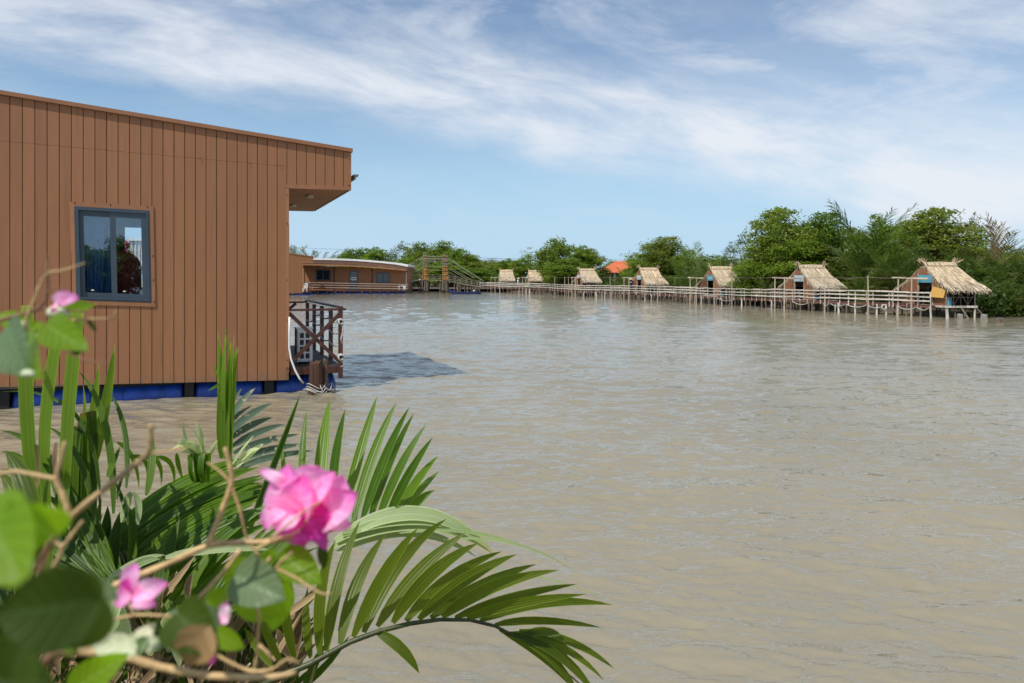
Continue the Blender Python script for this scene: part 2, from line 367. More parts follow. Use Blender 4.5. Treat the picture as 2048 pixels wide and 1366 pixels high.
for i in range(120):
    lam=.11*(18.0)**(rng.rand()**1.5); k=2*math.pi/lam; a=rng.normal(-1.70,.36); 
    amp=.0056*lam*(1.0 if lam<.40 else .48); phs=rng.rand()*6.28
    cut=np.clip((lam/np.maximum(rr*.0036,.001)-2.4)/2.6,0,1)
    wp=.5*np.sin(.35*wx+phs)+.4*np.sin(.27*wy+2*phs)
    ph_=k*(wx*math.cos(a)+wy*math.sin(a))+phs+wp; wz+=amp*cut*(np.sin(ph_)-.22*np.cos(2*ph_))
verts=np.stack([wx,wy,wz],-1).reshape(-1,3)
verts=np.vstack([verts,[[0,0,0]]])
idx=np.arange(nr*na).reshape(nr,na); j2=np.roll(idx,-1,axis=1)
quads=np.stack([idx[:-1],j2[:-1],j2[1:],idx[1:]],-1).reshape(-1,4)
tris=np.stack([np.full(na,nr*na),j2[0],idx[0]],-1)
me=bpy.data.meshes.new('water'); me.from_pydata(verts,[],[tuple(q) for q in quads.tolist()]+[tuple(q) for q in tris.tolist()])
me.polygons.foreach_set('use_smooth',[True]*len(me.polygons)); me.materials.append(M['water']); me.update()
wo=link('water',me); tag(wo,kind='structure',label='muddy brown rippled river water')
random.seed(11)
# ------------------------------------------------------------------ near floating house (local frame: x along the plank wall, y inwards, z up)
DX,DY=.92131,.38884
HO=onw(577,785); HO.z=0
HRZ=math.atan2(DY,DX)
Dv=Vector((DX,DY,0)); Nv=Vector((-DY,DX,0))
def hl(px,py,y=0.0):
    r=Vector(((px-1024)/F,1,-(py-HY)/F)); C=Vector((0,0,H)); O=HO+Nv*y
    tt=(O-C).dot(Nv)/r.dot(Nv); P=C+r*tt-O
    return Vector((P.dot(Dv),y,P.z))
house=empty('floating_house',HO,HRZ)
tag(house,'large brown plank floating house with grey sliding window and railed deck end','house')
B0,B1=hl(0,774),hl(577,760); T0,T1=hl(0,187),hl(704,303); J0,J1=hl(0,281.5),hl(559,331.5)
ln=lambda a,b,u:a.z+(b.z-a.z)*(u-a.x)/(b.x-a.x)
zb=lambda u:ln(B0,B1,u); zt=lambda u:ln(T0,T1,u)-.02; zj=lambda u:ln(J0,J1,u)
UL=hl(-330,600).x; UO=hl(702,340).x
S0,S1=hl(577,376),hl(702,380); zs=lambda u:ln(S0,S1,u)
WF=[hl(148.4,412.5),hl(299,421.3),hl(303,605.2),hl(153,600)]   # frame TL TR BR BL
WT=[hl(139,403),hl(306.6,412.8),hl(311,613.5),hl(146,609)]     # trim
wu0=(WF[0].x+WF[3].x)/2+.02; wu1=(WF[1].x+WF[2].x)/2-.02
wz1=lambda u:ln(WF[0],WF[1],u)-.02; wz0=lambda u:ln(WF[3],WF[2],u)+.02
ua=hl(19.6,600).x; ub=hl(554.4,600).x; bw=(ub-ua)/24
mb=MB(); TH=.018; G=.012
def plank(u0,u1,f0,f1,rnd):
    if u1-u0<.01:return
    poly=[(u0,0,f0(u0)),(u1,0,f0(u1)),(u1,0,f1(u1)),(u0,0,f1(u0))]
    mb.prism(poly,(0,TH,0),(0,0,rnd))
def col_planks(u0,u1):
    rnd=random.random(); r2=min(1,max(0,rnd+random.uniform(-.25,.25)))
    jg=.002 if u1<0 else 0
    zz=lambda u:zj(u)-jg; z2=lambda u:zj(u)+jg
    if u1<=0.001:
        cuts=sorted(set([u0,u1]+[c for c in (wu0,wu1) if u0<c<u1]))
        for a,b in zip(cuts[:-1],cuts[1:]):
            if a>=wu0-1e-4 and b<=wu1+1e-4:
                plank(a,b,zb,wz0,rnd); plank(a,b,wz1,zz,rnd)
            else: plank(a,b,zb,zz,rnd)
        plank(u0,u1,z2,zt,r2)
    else: plank(u0,u1,zs,zt,rnd)
u=ub
while u<UO-.02:
    hi=min(u+bw,UO)
    if u<0<hi: col_planks(u+G/2,-.001); col_planks(.001,hi-G/2)
    else: col_planks(u+G/2,hi-G/2)
    u+=bw
u=ub
while u>UL: col_planks(u-bw+G/2,u-G/2); u-=bw
mb.cur=1
for a,b,f0,f1 in ((UL,wu0,zb,zt),(wu1,-.02,zb,zt),(wu0,wu1,zb,wz0),(wu0,wu1,wz1,zt),(-.02,UO-.02,lambda u:zs(u)+.03,zt)):
    mb.prism([(a,TH+.004,f0(a)+.01),(b,TH+.004,f0(b)+.01),(b,TH+.004,f1(b)-.01),(a,TH+.004,f1(a)-.01)],(0,.05,0))
DEP=5.3
mb.prism([(-.02,.08,.3),(-.02,DEP,.3),(-.02,DEP,zs(0)+.02),(-.02,.08,zs(0)+.02)],(-.06,0,0))   # end wall over the deck
mb.build('plank_wall',[M['plank'],M['groove']],house)
rm=MB()
oa=hl(250,455,DEP); ob=hl(303,590,DEP); 
rm.box(((UL+oa.x)/2,DEP-.05,2.4),(oa.x-UL,.08,4.2)); rm.box((ob.x/2,DEP-.05,2.4),(-ob.x,.08,4.2)); rm.box(((oa.x+ob.x)/2,DEP-.05,(oa.z+4.5)/2),(ob.x-oa.x,.08,4.5-oa.z)); rm.box(((oa.x+ob.x)/2,DEP-.05,(ob.z+.3)/2),(ob.x-oa.x,.08,ob.z-.3)); rm.box((UL,DEP/2,2.4),(.08,DEP-.2,4.2)); rm.box((UL/2-.1,DEP/2+.05,.36),(-UL-.4,DEP-.25,.08)); rm.box((UL/2-.1,DEP/2+.05,3.9),(-UL-.4,DEP-.25,.06))
rm.build('room_wall',M['wallp'],house)
# trims
tm=MB()
def strip(a,b,w,y=-.012,th=.03): tm.prism([(a.x,y,a.z),(b.x,y,b.z),(b.x,y,b.z+w) if abs(b.x-a.x)>abs(b.z-a.z) else (b.x+w,y,b.z),(a.x,y,a.z+w) if abs(b.x-a.x)>abs(b.z-a.z) else (a.x+w,y,a.z)],(0,th-.001,0))
strip(hl(571.5,735),hl(571.5,376),.062)
strip(Vector((-.055,0,zs(0)-.005)),Vector((UO,0,zs(UO)-.005)),.075,y=-.016,th=.04)
strip(Vector((UO-.075,0,zs(UO)+.08)),Vector((UO-.075,0,zt(UO)-.002)),.075,y=-.010,th=.026)
tm.box((-.008,.12,1.9),(.05,.2,3.0))
tm.build('corner_trim',M['trim'],house)
sc=MB()
for px,py in ((574,390),(574,447),(574,560),(574,640),(574,720),(698,318),(698,370),(560,332),(499,327),(400,317),(222,229)):
    sc=MB(); q=hl(px,py); sc.box((q.x,-.017,q.z),(.018,.006,.018)); sc.build('screw',M['groove'],house)
# roof with curled edge cap
rf=MB()
rf.prism([(UL,-.045,zt(UL)),(UO+.03,-.045,zt(UO)),(UO+.03,-.045,zt(UO)+.075),(UL,-.045,zt(UL)+.075)],(0,.055,0))
rf.prism([(UL,.012,zt(UL)+.0),(UO+.028,.012,zt(UO)+.0),(UO+.028,.012,zt(UO)+.07),(UL,.012,zt(UL)+.07)],(0,DEP+.2,0))
rf.prism([(UO-.02,.03,zs(UO)+.0),(UO-.02,DEP,zs(UO)+.0),(UO-.02,DEP,zt(UO)-.002),(UO-.02,.03,zt(UO)-.002)],(.03,0,0))
rf.prism([(-.1,DEP,zs(0)),(UO-.03,DEP,zs(UO)),(UO-.03,DEP,zt(UO)-.004),(-.1,DEP,zt(0)-.004)],(0,.04,0))
roof=rf.build('roof',M['trim'],house)
gm=MB(); q=hl(704,352,.25); gm.box((q.x+.06,.55,q.z),(.10,.9,.035)); gm.box((q.x+.04,.55,q.z-.05),(.03,.9,.07)); gm.build('gutter',M['grey'],roof)
# soffit with two lights
sf=MB(); n=16
for i in range(n):
    y0=.03+i*(DEP-.06)/n; y1=.03+(i+1)*(DEP-.06)/n-.008
    sf.prism([(0.005,y0,zs(0)+.012),(UO-.022,y0,zs(UO)+.012),(UO-.022,y1,zs(UO)+.012),(0.005,y1,zs(0)+.012)],(0,0,.02))
sof=sf.build('soffit',M['soffit'],house)
for px,py,y in ((619,394.5,1.35),(586,420,3.6)):
    q=hl(px,py,y); dl=MB(); dl.tube([(q.x,y,zs(q.x)+.008),(q.x,y,zs(q.x)-.035),(q.x,y,zs(q.x)-.045)],[.085,.085,.07],18); dl.build('downlight',M['white'],sof)
# window
win=MB()
def ring(mbx,o,i,y,th):
    for k in range(4):
        a,b=o[k],o[(k+1)%4]; c,dq=i[(k+1)%4],i[k]
        mbx.prism([(a.x,y,a.z),(b.x,y,b.z),(c.x,y,c.z),(dq.x,y,dq.z)],(0,th,0))
def lerpq(q,l,r,t_,b):   # sub-quad of q with fractions from left,right,top,bottom
    f=lambda u,v:(q[0]*(1-u)+q[1]*u)*(1-v)+(q[3]*(1-u)+q[2]*u)*v
    return [f(l,t_),f(1-r,t_),f(1-r,1-b),f(l,1-b)]
FI=lerpq(WF,.055,.045,.035,.035)
ring(win,WF,FI,-.022,.075); ring(win,lerpq(WF,.025,.02,.016,.016),FI,-.030,.008)
wino=win.build('window',M['frame'],house)
wt=MB(); ring(wt,WT,WF,-.018,.035)
for px,py in ((150,406),(221,410),(295,414),(306,512),(309,604),(307,560)):
    q=hl(px,py); wt.cur=1; wt.box((q.x,-.02,q.z),(.02,.006,.02)); wt.cur=0
wt.build('window_trim',[M['trim'],M['groove']],wino)
SL=lerpq(FI,0,.5,.0,.0); SR=lerpq(FI,.455,0,.0,.0)
for q,y,gq in ((SL,.022,(.13,.10,.065,.055)),(SR,-.006,(.15,.15,.065,.055))):
    s=MB(); gi=lerpq(q,*gq); ring(s,q,gi,y,.026); so_=s.build('sash',M['frame'],wino)
    gmb=MB(); gmb.prism([(p.x,y+.012,p.z) for p in gi],(0,.005,0)); gmb.build('pane',M['glass'],so_)
    lt=MB(); c_=gi[3]*.72+gi[2]*.28; lt.box((c_.x,y-.004,c_.z+.045),(.045,.012,.022)); lt.build('latch',M['white'],so_)
# floats under the house
segs=[(-330,-170),(-160,-30),(20,186),(206,368),(389,528),(549,673)]
for a,b in segs:
    ua_,ub_=hl(a,775,.12).x,hl(b,775,.12).x
    r_=.30; cz=.02
    for k in range(3):
        f=MB(); yy=.42+k*1.9
        f.tube([(ua_,yy,cz),(ua_+.03,yy,cz),(ua_+.07,yy,cz),(ub_-.07,yy,cz),(ub_-.03,yy,cz),(ub_,yy,cz)],[.2,.27,r_,r_,.27,.2],20)
        for e in np.linspace(ua_+.3,ub_-.3,3): f.tube([(e-.02,yy,cz),(e+.02,yy,cz)],[r_+.012]*2,20)
        f.build('float_drum',M['blue'],house,True)
bk=MB()
for (a,b),(c_,d_) in zip(segs[:-1],segs[1:]):
    u0=hl(b,775,.12).x+.01; u1=hl(c_,775,.12).x-.01
    bk.box(((u0+u1)/2,2.6,.06),(u1-u0,5.0,.5))
bk.box((UL/2-.1,2.7,.285),(-UL-.2,5.0,.06))
bk.build('float_bracket',M['black'],house)
# deck
dzr=hl(684,731,.05); DZ=dzr.z; UD=dzr.x
dk=MB(); nb_=34
for i in range(nb_):
    y0=.06+i*5.2/nb_; dk.box(((UD)/2+.02,y0+.07,DZ-.015),(UD-.06,5.2/nb_-.012,.03))
dk.cur=1
dk.box((UD/2+.02,.045,DZ-.075),(UD-.05,.045,.14)); dk.box((UD/2+.02,5.28,DZ-.075),(UD-.05,.045,.14)); dk.box((UD-.02,2.66,DZ-.075),(.045,5.1,.14))
for y in (.8,1.9,3.0,4.1): dk.box((UD/2,y,DZ-.11),(UD-.14,.08,.15))
dk.build('deck',[M['deckwood'],M['redwood']],house)
sk=MB(); sk.box((UD/2-.05,2.7,.17),(UD-.25,4.9,.18)); sk.build('deck_beam',M['black'],house)
# railing
rz=hl(690,618.5,.05).z; rl=MB(); UR=UD-.03
rl.box((UR/2+.03,.05,rz),(UR+.16,.075,.045)); rl.box((UR+.005,2.7,rz+.043),(.09,5.35,.04)); rl.box((UR/2,5.25,rz),(UR,.07,.045))
railing=rl.build('railing',M['redwood'],house)
for k,y in enumerate((.05,1.3,2.6,3.9,5.2)):
    p_=MB(); p_.box((UR,y,(rz+DZ)/2-.13 if k==0 else (rz+DZ)/2-.04),(.085,.07,rz-DZ+(.26 if k==0 else .04))); p_.build('post',M['redwood'],railing)
for a,b in ((hl(578,626,.05),hl(684,728,.05)),(hl(683,624,.03),hl(587,720,.03))):
    p_=MB(); p_.bar((a.x,a.y,a.z),(b.x,b.y,b.z),.035,.075); p_.build('brace',M['redwood'],railing)
p_=MB(); p_.bar((.75,5.2,rz-.03),(-.1,5.2,DZ+.45),.035,.075); p_.build('brace',M['redwood'],railing)
for z in (rz-.26,rz-.50,rz-.76):
    rp=MB(); pts=[]
    ys=(.05,1.3,2.6,3.9,5.2) if z<rz-.3 else (.05,1.3,2.6,3.9)
    for a,b in zip(ys[:-1],ys[1:]):
        for q in range(6):
            t_=q/6; pts.append((UR-.05,a+(b-a)*t_,z+.03*(a+b)/2*.4-.05*4*t_*(1-t_)))
    rp.tube(pts,.016,7); rp.build('rope',M['rope'],railing,True)
rp=MB()
def knot(c,r,turns,seed):
    rr_=random.Random(seed); pts=[]
    for i in range(turns*8):
        th=i/8*2*math.pi; pts.append((c[0]+r*math.cos(th)*(.8+.3*rr_.random()),c[1]+r*.7*math.sin(th*1.3),c[2]+r*math.sin(th)+rr_.uniform(-.012,.012)))
    rp.tube(pts,.017,6)
knot((UR,.0,rz-.25),.052,3,1); knot((UR,.0,DZ+.18),.058,3,2)
rp.tube([(UR+.02,-.0,rz-.3),(UR+.04,-.01,rz-.45),(UR+.0,-.02,rz-.6),(UR+.02,0,rz-.72)],.017,6)
rp.tube([(UR-.02,0,DZ+.15),(UR+.06,0,DZ+.02),(UR+.0,-.02,DZ-.02)],.016,6)
rp.build('rope_knot',M['rope'],railing,True)

# things on and beside the deck
def hw(p): return HO+Dv*p.x+Nv*p.y+Vector((0,0,p.z))
a=hl(594,722,.62); b=hl(625,655,.62); wac=b.x-a.x; hac=b.z-a.z; zac=DZ+.05
ac=empty('air_conditioner',hw(Vector((a.x,.62,zac))),HRZ); tag(ac,'white outdoor air conditioner unit standing on the house deck behind the crossed railing','air conditioner')
m_=MB(); m_.box((wac/2,.21,hac/2),(wac,.42,hac)); m_.box((wac/2,.21,hac+.008),(wac+.03,.44,.018)); m_.build('casing',M['acwhite'],ac)
gx0,gx1,gz0,gz1=wac*.12,wac*.86,hac*.07,hac*.90
m_=MB(); m_.box(((gx0+gx1)/2,-.004,(gz0+gz1)/2),(gx1-gx0,.006,gz1-gz0)); m_.build('coil',M['grille'],ac)
m_=MB()
for i in range(3): m_.box((gx0+(gx1-gx0)*i/2,-.014,(gz0+gz1)/2),(.035,.018,gz1-gz0+.04))
for i in range(5): m_.box(((gx0+gx1)/2,-.013,gz0+(gz1-gz0)*i/4),(gx1-gx0,.014,.034))
m_.build('grille',M['acwhite'],ac)
m_=MB()
for x in (.1,wac-.1): m_.box((x,.2,-.025),(.06,.4,.05))
m_.build('foot',M['black'],ac)
hs=MB(); pts=[hl(579,634,-.04),hl(578.5,670,-.05),hl(578.5,695,-.06),hl(582,718,-.10),hl(590,740,-.16),hl(599,757,-.2),hl(607,766,-.2)]
hs.tube([hw(p) for p in pts],.02,8); tag(hs.build('drain_hose',M['white'],None,True),'white flexible drain hose hanging at the corner of the brown house','hose')
def pilething(name,px0,px1,ytop,ybot,mat,label,seed,off):
    rr_=random.Random(seed); a=hl(px0,ytop,off); b=hl(px1,ytop,off); r_=(b.x-a.x)/2; base=hw(Vector(((a.x+b.x)/2,off,0))); base.z=0
    e=MB(); n=14; zt_=a.z; vs=[];fs=[]; lev=[-.8,-.2,.05,.25,.5,zt_-.05,zt_]; ph=[rr_.uniform(.86,1.12) for _ in range(n)]
    for li,z in enumerate(lev):
        k_=1+.10*(1-li/6); k_=k_*(.9 if li==6 else 1)
        for k in range(n):
            th=2*math.pi*k/n; q=ph[k]*r_*k_*rr_.uniform(.96,1.04); vs.append((q*math.cos(th),q*math.sin(th),z+(rr_.uniform(-.05,.02) if li==6 else 0)))
    for li in range(6):
        for k in range(n): fs.append((li*n+k,li*n+(k+1)%n,(li+1)*n+(k+1)%n,(li+1)*n+k))
    fs.append(tuple(6*n+k for k in range(n))); e.add(vs,fs,(0,0,.5))
    o=e.build(name,mat); o.location=base; tag(o,label,'mooring pile')
pilething('mooring_pile',619,645,722,775,M['bark_red'],'thick reddish split timber mooring pile beside the house deck',3,-.30)
pilething('mooring_pile',646.5,657,718,771,M['bark'],'slim greyish round mooring pile next to the thick red one',4,-.28)
rp=MB(); c0=hw(hl(632,778,-.3)); c1=hw(hl(652,778,-.28))
for cc,rr0,hz_ in ((c0,.19,.10),(c0,.22,.05),(c1,.11,.12),(c0,.18,.16)):
    rp.tube([(cc.x+rr0*math.cos(i/18*6.283*1.02),cc.y+rr0*math.sin(i/18*6.283),hz_+.05*math.sin(i*.7)) for i in range(19)],.008,5)
g=lambda px,py,o:tuple(hw(hl(px,py,o)))
rp.tube([g(606,779,-.4),g(615,777,-.5),g(630,783,-.55),g(645,785,-.5),g(652,776,-.45)],.008,5)
rp.tube([g(663,763,-.15),g(669,775,-.2),g(673,782,-.25),g(660,785,-.3),g(650,787,-.4)],.008,5)
rp.tube([g(640,770,-.42),g(645,782,-.5),g(650,786,-.5)],.008,5)
tag(rp.build('mooring_rope',M['rope'],None,True),'loose pale mooring ropes looped low around the two timber piles','rope')
# room contents
cu=MB(); q0=FI[0]; q1=lerpq(FI,0,.48,0,0)[1]; n=70; vs=[];fs=[]
for i in range(n+1):
    u=i/n; x=q0.x-.1+(q1.x-q0.x+.12)*u; yo=.26+.05*math.sin(u*34)+.03*math.sin(u*15+1)
    for j in range(7):
        v=j/6; xx=x+(-.10*v*v*(u-.2))
        vs.append((xx,yo+.02*v*math.sin(u*21+v*3),WF[3].z-.25+(WF[0].z-WF[3].z+.5)*(1-v)))
for i in range(n):
    for j in range(6): o=i*7+j; fs.append((o,o+7,o+8,o+1))
cu.add(vs,fs,(0,0,.5)); c_=cu.build('window_curtain',M['cloth_b'],None,True); c_.location=HO; c_.rotation_euler=(0,0,HRZ); tag(c_,'blue pleated curtain hanging inside the sliding window of the brown house','curtain')
ch=empty('armchair',hw(Vector((SR[0].x+.14,.55,.40))),HRZ); tag(ch,'dark crimson rounded armchair seen through the window glass','chair')
m_=MB(); prof=[]
zc=hl(240,545,.5).z-.40
for i in range(20):
    th=math.pi*i/19; prof.append((.0+.34*math.cos(th),0,zc+.12+.30*math.sin(th)))
prof=[(.34,0,.05)]+prof+[(-.34,0,.05)]
m_.prism([(x+.05*(1-z/1.8),0,z) for x,_,z in prof],(0,.16,0)); m_.build('backrest',M['cloth_r'],ch)
m_=MB(); m_.box((0,-.12+.3,.42),(.66,.5,.16)); m_.box((0,.18,.17),(.6,.44,.34)); m_.build('seat',M['cloth_r'],ch)
tg=MB(); q=hl(235.5,519,.5); lx=(q-Vector((SR[0].x+.14,.55,.40)))
tg.box((lx.x,-.008,lx.z),(.062,.008,.075)); tg.cur=1
for dx,dz,w_,h_ in ((-.012,0,.008,.045),(.0,.02,.024,.008),(.0,-.02,.024,.008),(.011,-.011,.008,.02),(.006,.0,.014,.007)): tg.box((lx.x+dx,-.014,lx.z+dz),(w_,.004,h_))
tg.build('letter_patch',[M['white'],M['black']],ch)

# ------------------------------------------------------------------ far floating houses
sA=103/F
def fa(px,py,Y): return at(px,py,Y)
h2=empty('floating_house',onw(605,590),HRZ); h2.location.z=0; tag(h2,'plain brown plank floating house end behind the near house corner','house')
def loc2(px,py,Y=103): v=at(px,py,Y)-h2.location; return v
mb=MB(); x0=loc2(470,560).x; 
tl=lambda x:ln(loc2(577,508),loc2(626,514),x); Z0=loc2(600,586.5).z
x1=loc2(605,560).x; xo=loc2(626,520).x; zo=loc2(615,526.3).z
x=x0
while x<xo-.01:
    xe=min(x+.22,xo); r_=random.random()
    f0=Z0 if xe<=x1+.12 else zo
    mb.prism([(x,0,f0),(xe-.02,0,f0),(xe-.02,0,tl(xe)),(x,0,tl(x))],(0,.03,0),(0,0,r_)); x+=.22
mb.cur=1; mb.prism([(x0,.035,Z0),(x1,.035,Z0),(x1,.035,tl(x1)-.05),(x0,.035,tl(x0)-.05)],(0,7,0))
mb.prism([(x1,.035,zo+.05),(xo-.02,.035,zo+.05),(xo-.02,.035,tl(xo)-.05),(x1,.035,tl(x1)-.05)],(0,7,0))
mb.build('plank_wall',[M['plank'],M['groove']],h2)
mb=MB(); mb.prism([(x0,-.05,tl(x0)),(xo+.05,-.05,tl(xo)),(xo+.05,-.05,tl(xo)+.12),(x0,-.05,tl(x0)+.12)],(0,7.2,0)); mb.prism([(x1-.1,-.03,zo-.02),(xo+.03,-.03,zo-.02),(xo+.03,-.03,zo+.12),(x1-.1,-.03,zo+.12)],(0,.028,0)); mb.build('roof',M['trim'],h2)
mb=MB()
for k in range(4):
    xa=x0+(xo-x0)*k/4+.1; xb=x0+(xo-x0)*(k+1)/4-.25; mb=MB(); mb.tube([(xa,.5,-.05),(xa+.1,.5,-.05),(xb-.1,.5,-.05),(xb,.5,-.05)],[.25,.36,.36,.25],12); mb.build('float_drum',M['blue'],h2,True)
mb=MB(); xd=loc2(622,575).x; zd=loc2(615,583).z
mb.box(((x1+xd)/2,2.5,zd-.1),(xd-x1,5,.2)); mb.build('deck',M['redwood'],h2)
mb=MB(); zr=loc2(615,566).z
for y in (0,2.4,5): mb.box((xd-.05,y,(zr+zd)/2),(.1,.1,zr-zd))
for z in (.98,.7,.4): mb.box((xd-.05,2.5,zd+(zr-zd)*z),(.06,5,.07))
mb.bar((x1+.1,0,zr),(xd,0,zd),.07); mb.bar((x1+.4,0,zd+.1),(xd,0,zr),.07)
mb.build('railing',M['redwood'],h2)
c2=empty('deck_chair',h2.location+loc2(609,582,102.5)); tag(c2,'tiny white slatted chair on the deck of the distant brown house','chair'); c2.location.z=h2.location.z+zd
mb=MB()
for i in range(5): mb.box((0,.12+i*.1,.42),(.6,.07,.03))
for x in (-.27,.27):
    for y in (.1,.55): mb.box((x,y,.2),(.05,.05,.42))
mb.build('seat',M['white'],c2); mb=MB()
for i in range(5): mb.box((0,.6+i*.03,.55+i*.14),(.6,.03,.08))
mb.build('backrest',M['white'],c2)

YH=114.0
h3=empty('floating_house',at(720,586.8,YH)); h3.location.z=0; tag(h3,'long low brown floating house with pale curved roof, two windows and a railed veranda','house')
def l3(px,py,y=0): v=at(px,py,YH+y)-h3.location; return Vector((v.x,v.y+0,v.z))
Q=lambda x,y:(570+x*.12695,490+y*.12695)
def q3(x,y,d=0): return l3(*Q(x,y),d)
mb=MB(); P=[q3(285,740),q3(1930,740),q3(1930,400),q3(285,318)]; mb.prism(P,(0,6,0),(0,0,.5))
wall3=mb.build('wall',M['plank'],h3)
mb=MB()
for x,ya,yb in ((775,345,712),(1375,365,720)): 
    a=q3(x,ya);b=q3(x,yb); mb.box(((a.x),-.05,(a.z+b.z)/2),(.16,.1,a.z-b.z))
mb.build('batten',M['redwood'],h3)
top=[(300,205),(800,211),(1100,223),(1300,236),(1550,257),(1750,278),(1950,315)]
mb=MB()
def strip3(pts,dy,d0,d1):
    for (xa,ya),(xb,yb) in zip(pts[:-1],pts[1:]):
        a=q3(xa,ya);b=q3(xb,yb);c=q3(xb,yb+dy);e=q3(xa,ya+dy); mb.prism([(p.x,d0,p.z) for p in (a,b,c,e)],(0,d1-d0,0))
strip3(top,30,-.9,7); r3=mb.build('roof',M['white'],h3)
mb=MB(); strip3([(x,y+30.5) for x,y in top],52,-.82,6.8); mb.build('fascia',M['fascia'],r3)
mb=MB(); strip3([(275,285),(700,292),(1100,308),(1500,333),(1935,372)],5,-1.9,-.1); mb.build('awning',M['bamboo_d'],h3)
mb=MB(); strip3([(270,296),(700,303),(1100,319),(1500,344),(1940,383)],24,-1.85,-.05); mb.build('eave_beam',M['trim'],h3)
def win3(x0,y0,x1,y1,door=False):
    a=q3(x0,y0);b=q3(x1,y1); m1=MB(); w_=.16
    for p_,d_ in ((((a.x+b.x)/2,-.04,a.z-w_/2),(b.x-a.x,.12,w_)),(((a.x+b.x)/2,-.04,b.z+w_/2),(b.x-a.x,.12,w_)),((a.x+w_/2,-.04,(a.z+b.z)/2),(w_,.12,a.z-b.z-2*w_)),((b.x-w_/2,-.04,(a.z+b.z)/2),(w_,.12,a.z-b.z-2*w_))): m1.box(p_,d_)
    if not door: m1.box(((a.x+b.x)/2,-.04,(a.z+b.z)/2),(.14,.1,a.z-b.z-2*w_))
    fo=m1.build('door' if door else 'window',M['frame'],h3)
    m1=MB(); m1.box(((a.x+b.x)/2,-.02,(a.z+b.z)/2),(b.x-a.x-.3,.04,a.z-b.z-.3)); m1.build('pane',M['glassd'],fo)
    if door:
        m1=MB()
        for yy in (515,545): c=q3((x0+x1)/2,yy); m1.box((c.x,-.06,c.z),(b.x-a.x-.34,.03,.16))
        m1.build('stripe',M['white'],fo)
        m1=MB(); c=q3((x0+x1)/2,655); m1.box((c.x,-.055,c.z),(b.x-a.x-.33,.02,1.6)); m1.build('lower_panel',M['frame'],fo)
win3(490,390,718,558); win3(1440,436,1652,594); win3(1018,405,1150,745,True)
mb=MB(); a=q3(330,710);b=q3(1945,740); mb.box(((a.x+b.x)/2,-.9,.42),(b.x-a.x,1.8,.16)); mb.build('deck',M['redwood'],h3)
mb=MB()
for (ya,yb) in ((590,622),(627,655),(665,692)):
    a=q3(330,ya,-1.75);b=q3(1940,yb,-1.75); mb.bar((a.x,-1.75,a.z),(b.x,-1.75,b.z),.07,.08)
ral=mb.build('railing',M['bamboo'],h3)
for x in (350,495,630,778,928,1075,1225,1375,1525,1670,1815,1935):
    f_=(x-350)/1600; a=q3(x,575+38*f_,-1.75);b=q3(x,690+30*f_,-1.75); m1=MB(); m1.box((a.x,-1.7,(a.z+b.z)/2),(.1,.1,a.z-b.z)); m1.build('post',M['redwood'],ral)
mb=MB()
for k in range(11):
    xa=q3(425+k*137,720).x; xb=q3(425+k*137+112,720).x; mb=MB(); mb.tube([(xa,-1.2,.0),(xa+.1,-1.2,.0),(xb-.1,-1.2,.0),(xb,-1.2,.0)],[.2,.34,.34,.2],12); mb.build('float_drum',M['blue'],h3,True)
mb=MB()
for xx,ya,yb in ((283,320,590),(1910,430,650)):
    a=q3(xx,ya,-.2);b=q3(xx,yb,-.2); mb.tube([(a.x,-.2,a.z),(b.x,-.2,b.z)],.06,6)
mb.build('downpipe',M['white'],h3)
a3=q3(1788,722,-1.4);b3=q3(1900,648,-1.4)
ac2=empty('air_conditioner',h3.location+Vector((a3.x,-1.3,.5))); tag(ac2,'white air conditioner with black round fan on the long house veranda end','air conditioner')
mb=MB(); w_=b3.x-a3.x; h_=b3.z-a3.z; mb.box((w_/2,.2,h_/2),(w_,.4,h_)); mb.build('casing',M['white'],ac2)
mb=MB(); mb.tube([(w_*.36,-.005,h_*.5),(w_*.36,-.03,h_*.5)],h_*.42,20); mb.tube([(w_*.36,-.03,h_*.5),(w_*.36,-.05,h_*.5)],h_*.1,10); mb.build('fan',M['black'],ac2)
mb=MB(); c=q3(1925,730,-1.6); mb.box((c.x,-1.5,.35),(.55,.5,.75)); mb.box((c.x+.05,-1.2,.1),(.9,1.2,.4)); mb.build('stern_bracket',M['black'],h3)
random.seed(23)
# ------------------------------------------------------------------ boardwalk on stilts
WP=[(1862,634.5),(1800,631),(1700,626.5),(1580,619.5),(1500,613.5),(1400,607),(1300,601),(1200,595.2),(1100,589.5),(1030,586),(985,584.2),(960,583.4)]
pl=[onw(*p) for p in WP]
for p in pl:p.z=0
seglen=[0]
for a,b in zip(pl[:-1],pl[1:]): seglen.append(seglen[-1]+(b-a).length)
WL=seglen[-1]
def wk(s):
    s=max(0,min(WL,s)); i=0
    while i<len(pl)-2 and seglen[i+1]<s:i+=1
    a,b=pl[i],pl[i+1]; t_=(s-seglen[i])/(seglen[i+1]-seglen[i]); tg=(b-a).normalized(); nn=Vector((tg.y,-tg.x,0))
    if nn.x<0: nn=-nn            # towards the bank
    return a.lerp(b,t_),tg,nn
def s_at_px(px):
    lo,hi=0,WL
    for _ in range(40):
        m_=(lo+hi)/2; p=wk(m_)[0]; q=1024+F*p.x/p.y
        if q>px: lo=m_
        else: hi=m_
    return lo
ZD=.70; WW=1.5
def zd(s): return ZD+.10*math.sin(s*.21)*.3+.25*max(0,(s-60)/40)
bwk=empty('boardwalk',wk(0)[0]); tag(bwk,'long bamboo boardwalk on stilts with pale three rail handrails running past the thatched huts','boardwalk')
BO=bwk.location.copy()
mb=MB(); st=.16; s=0
rr_=random.Random(2)
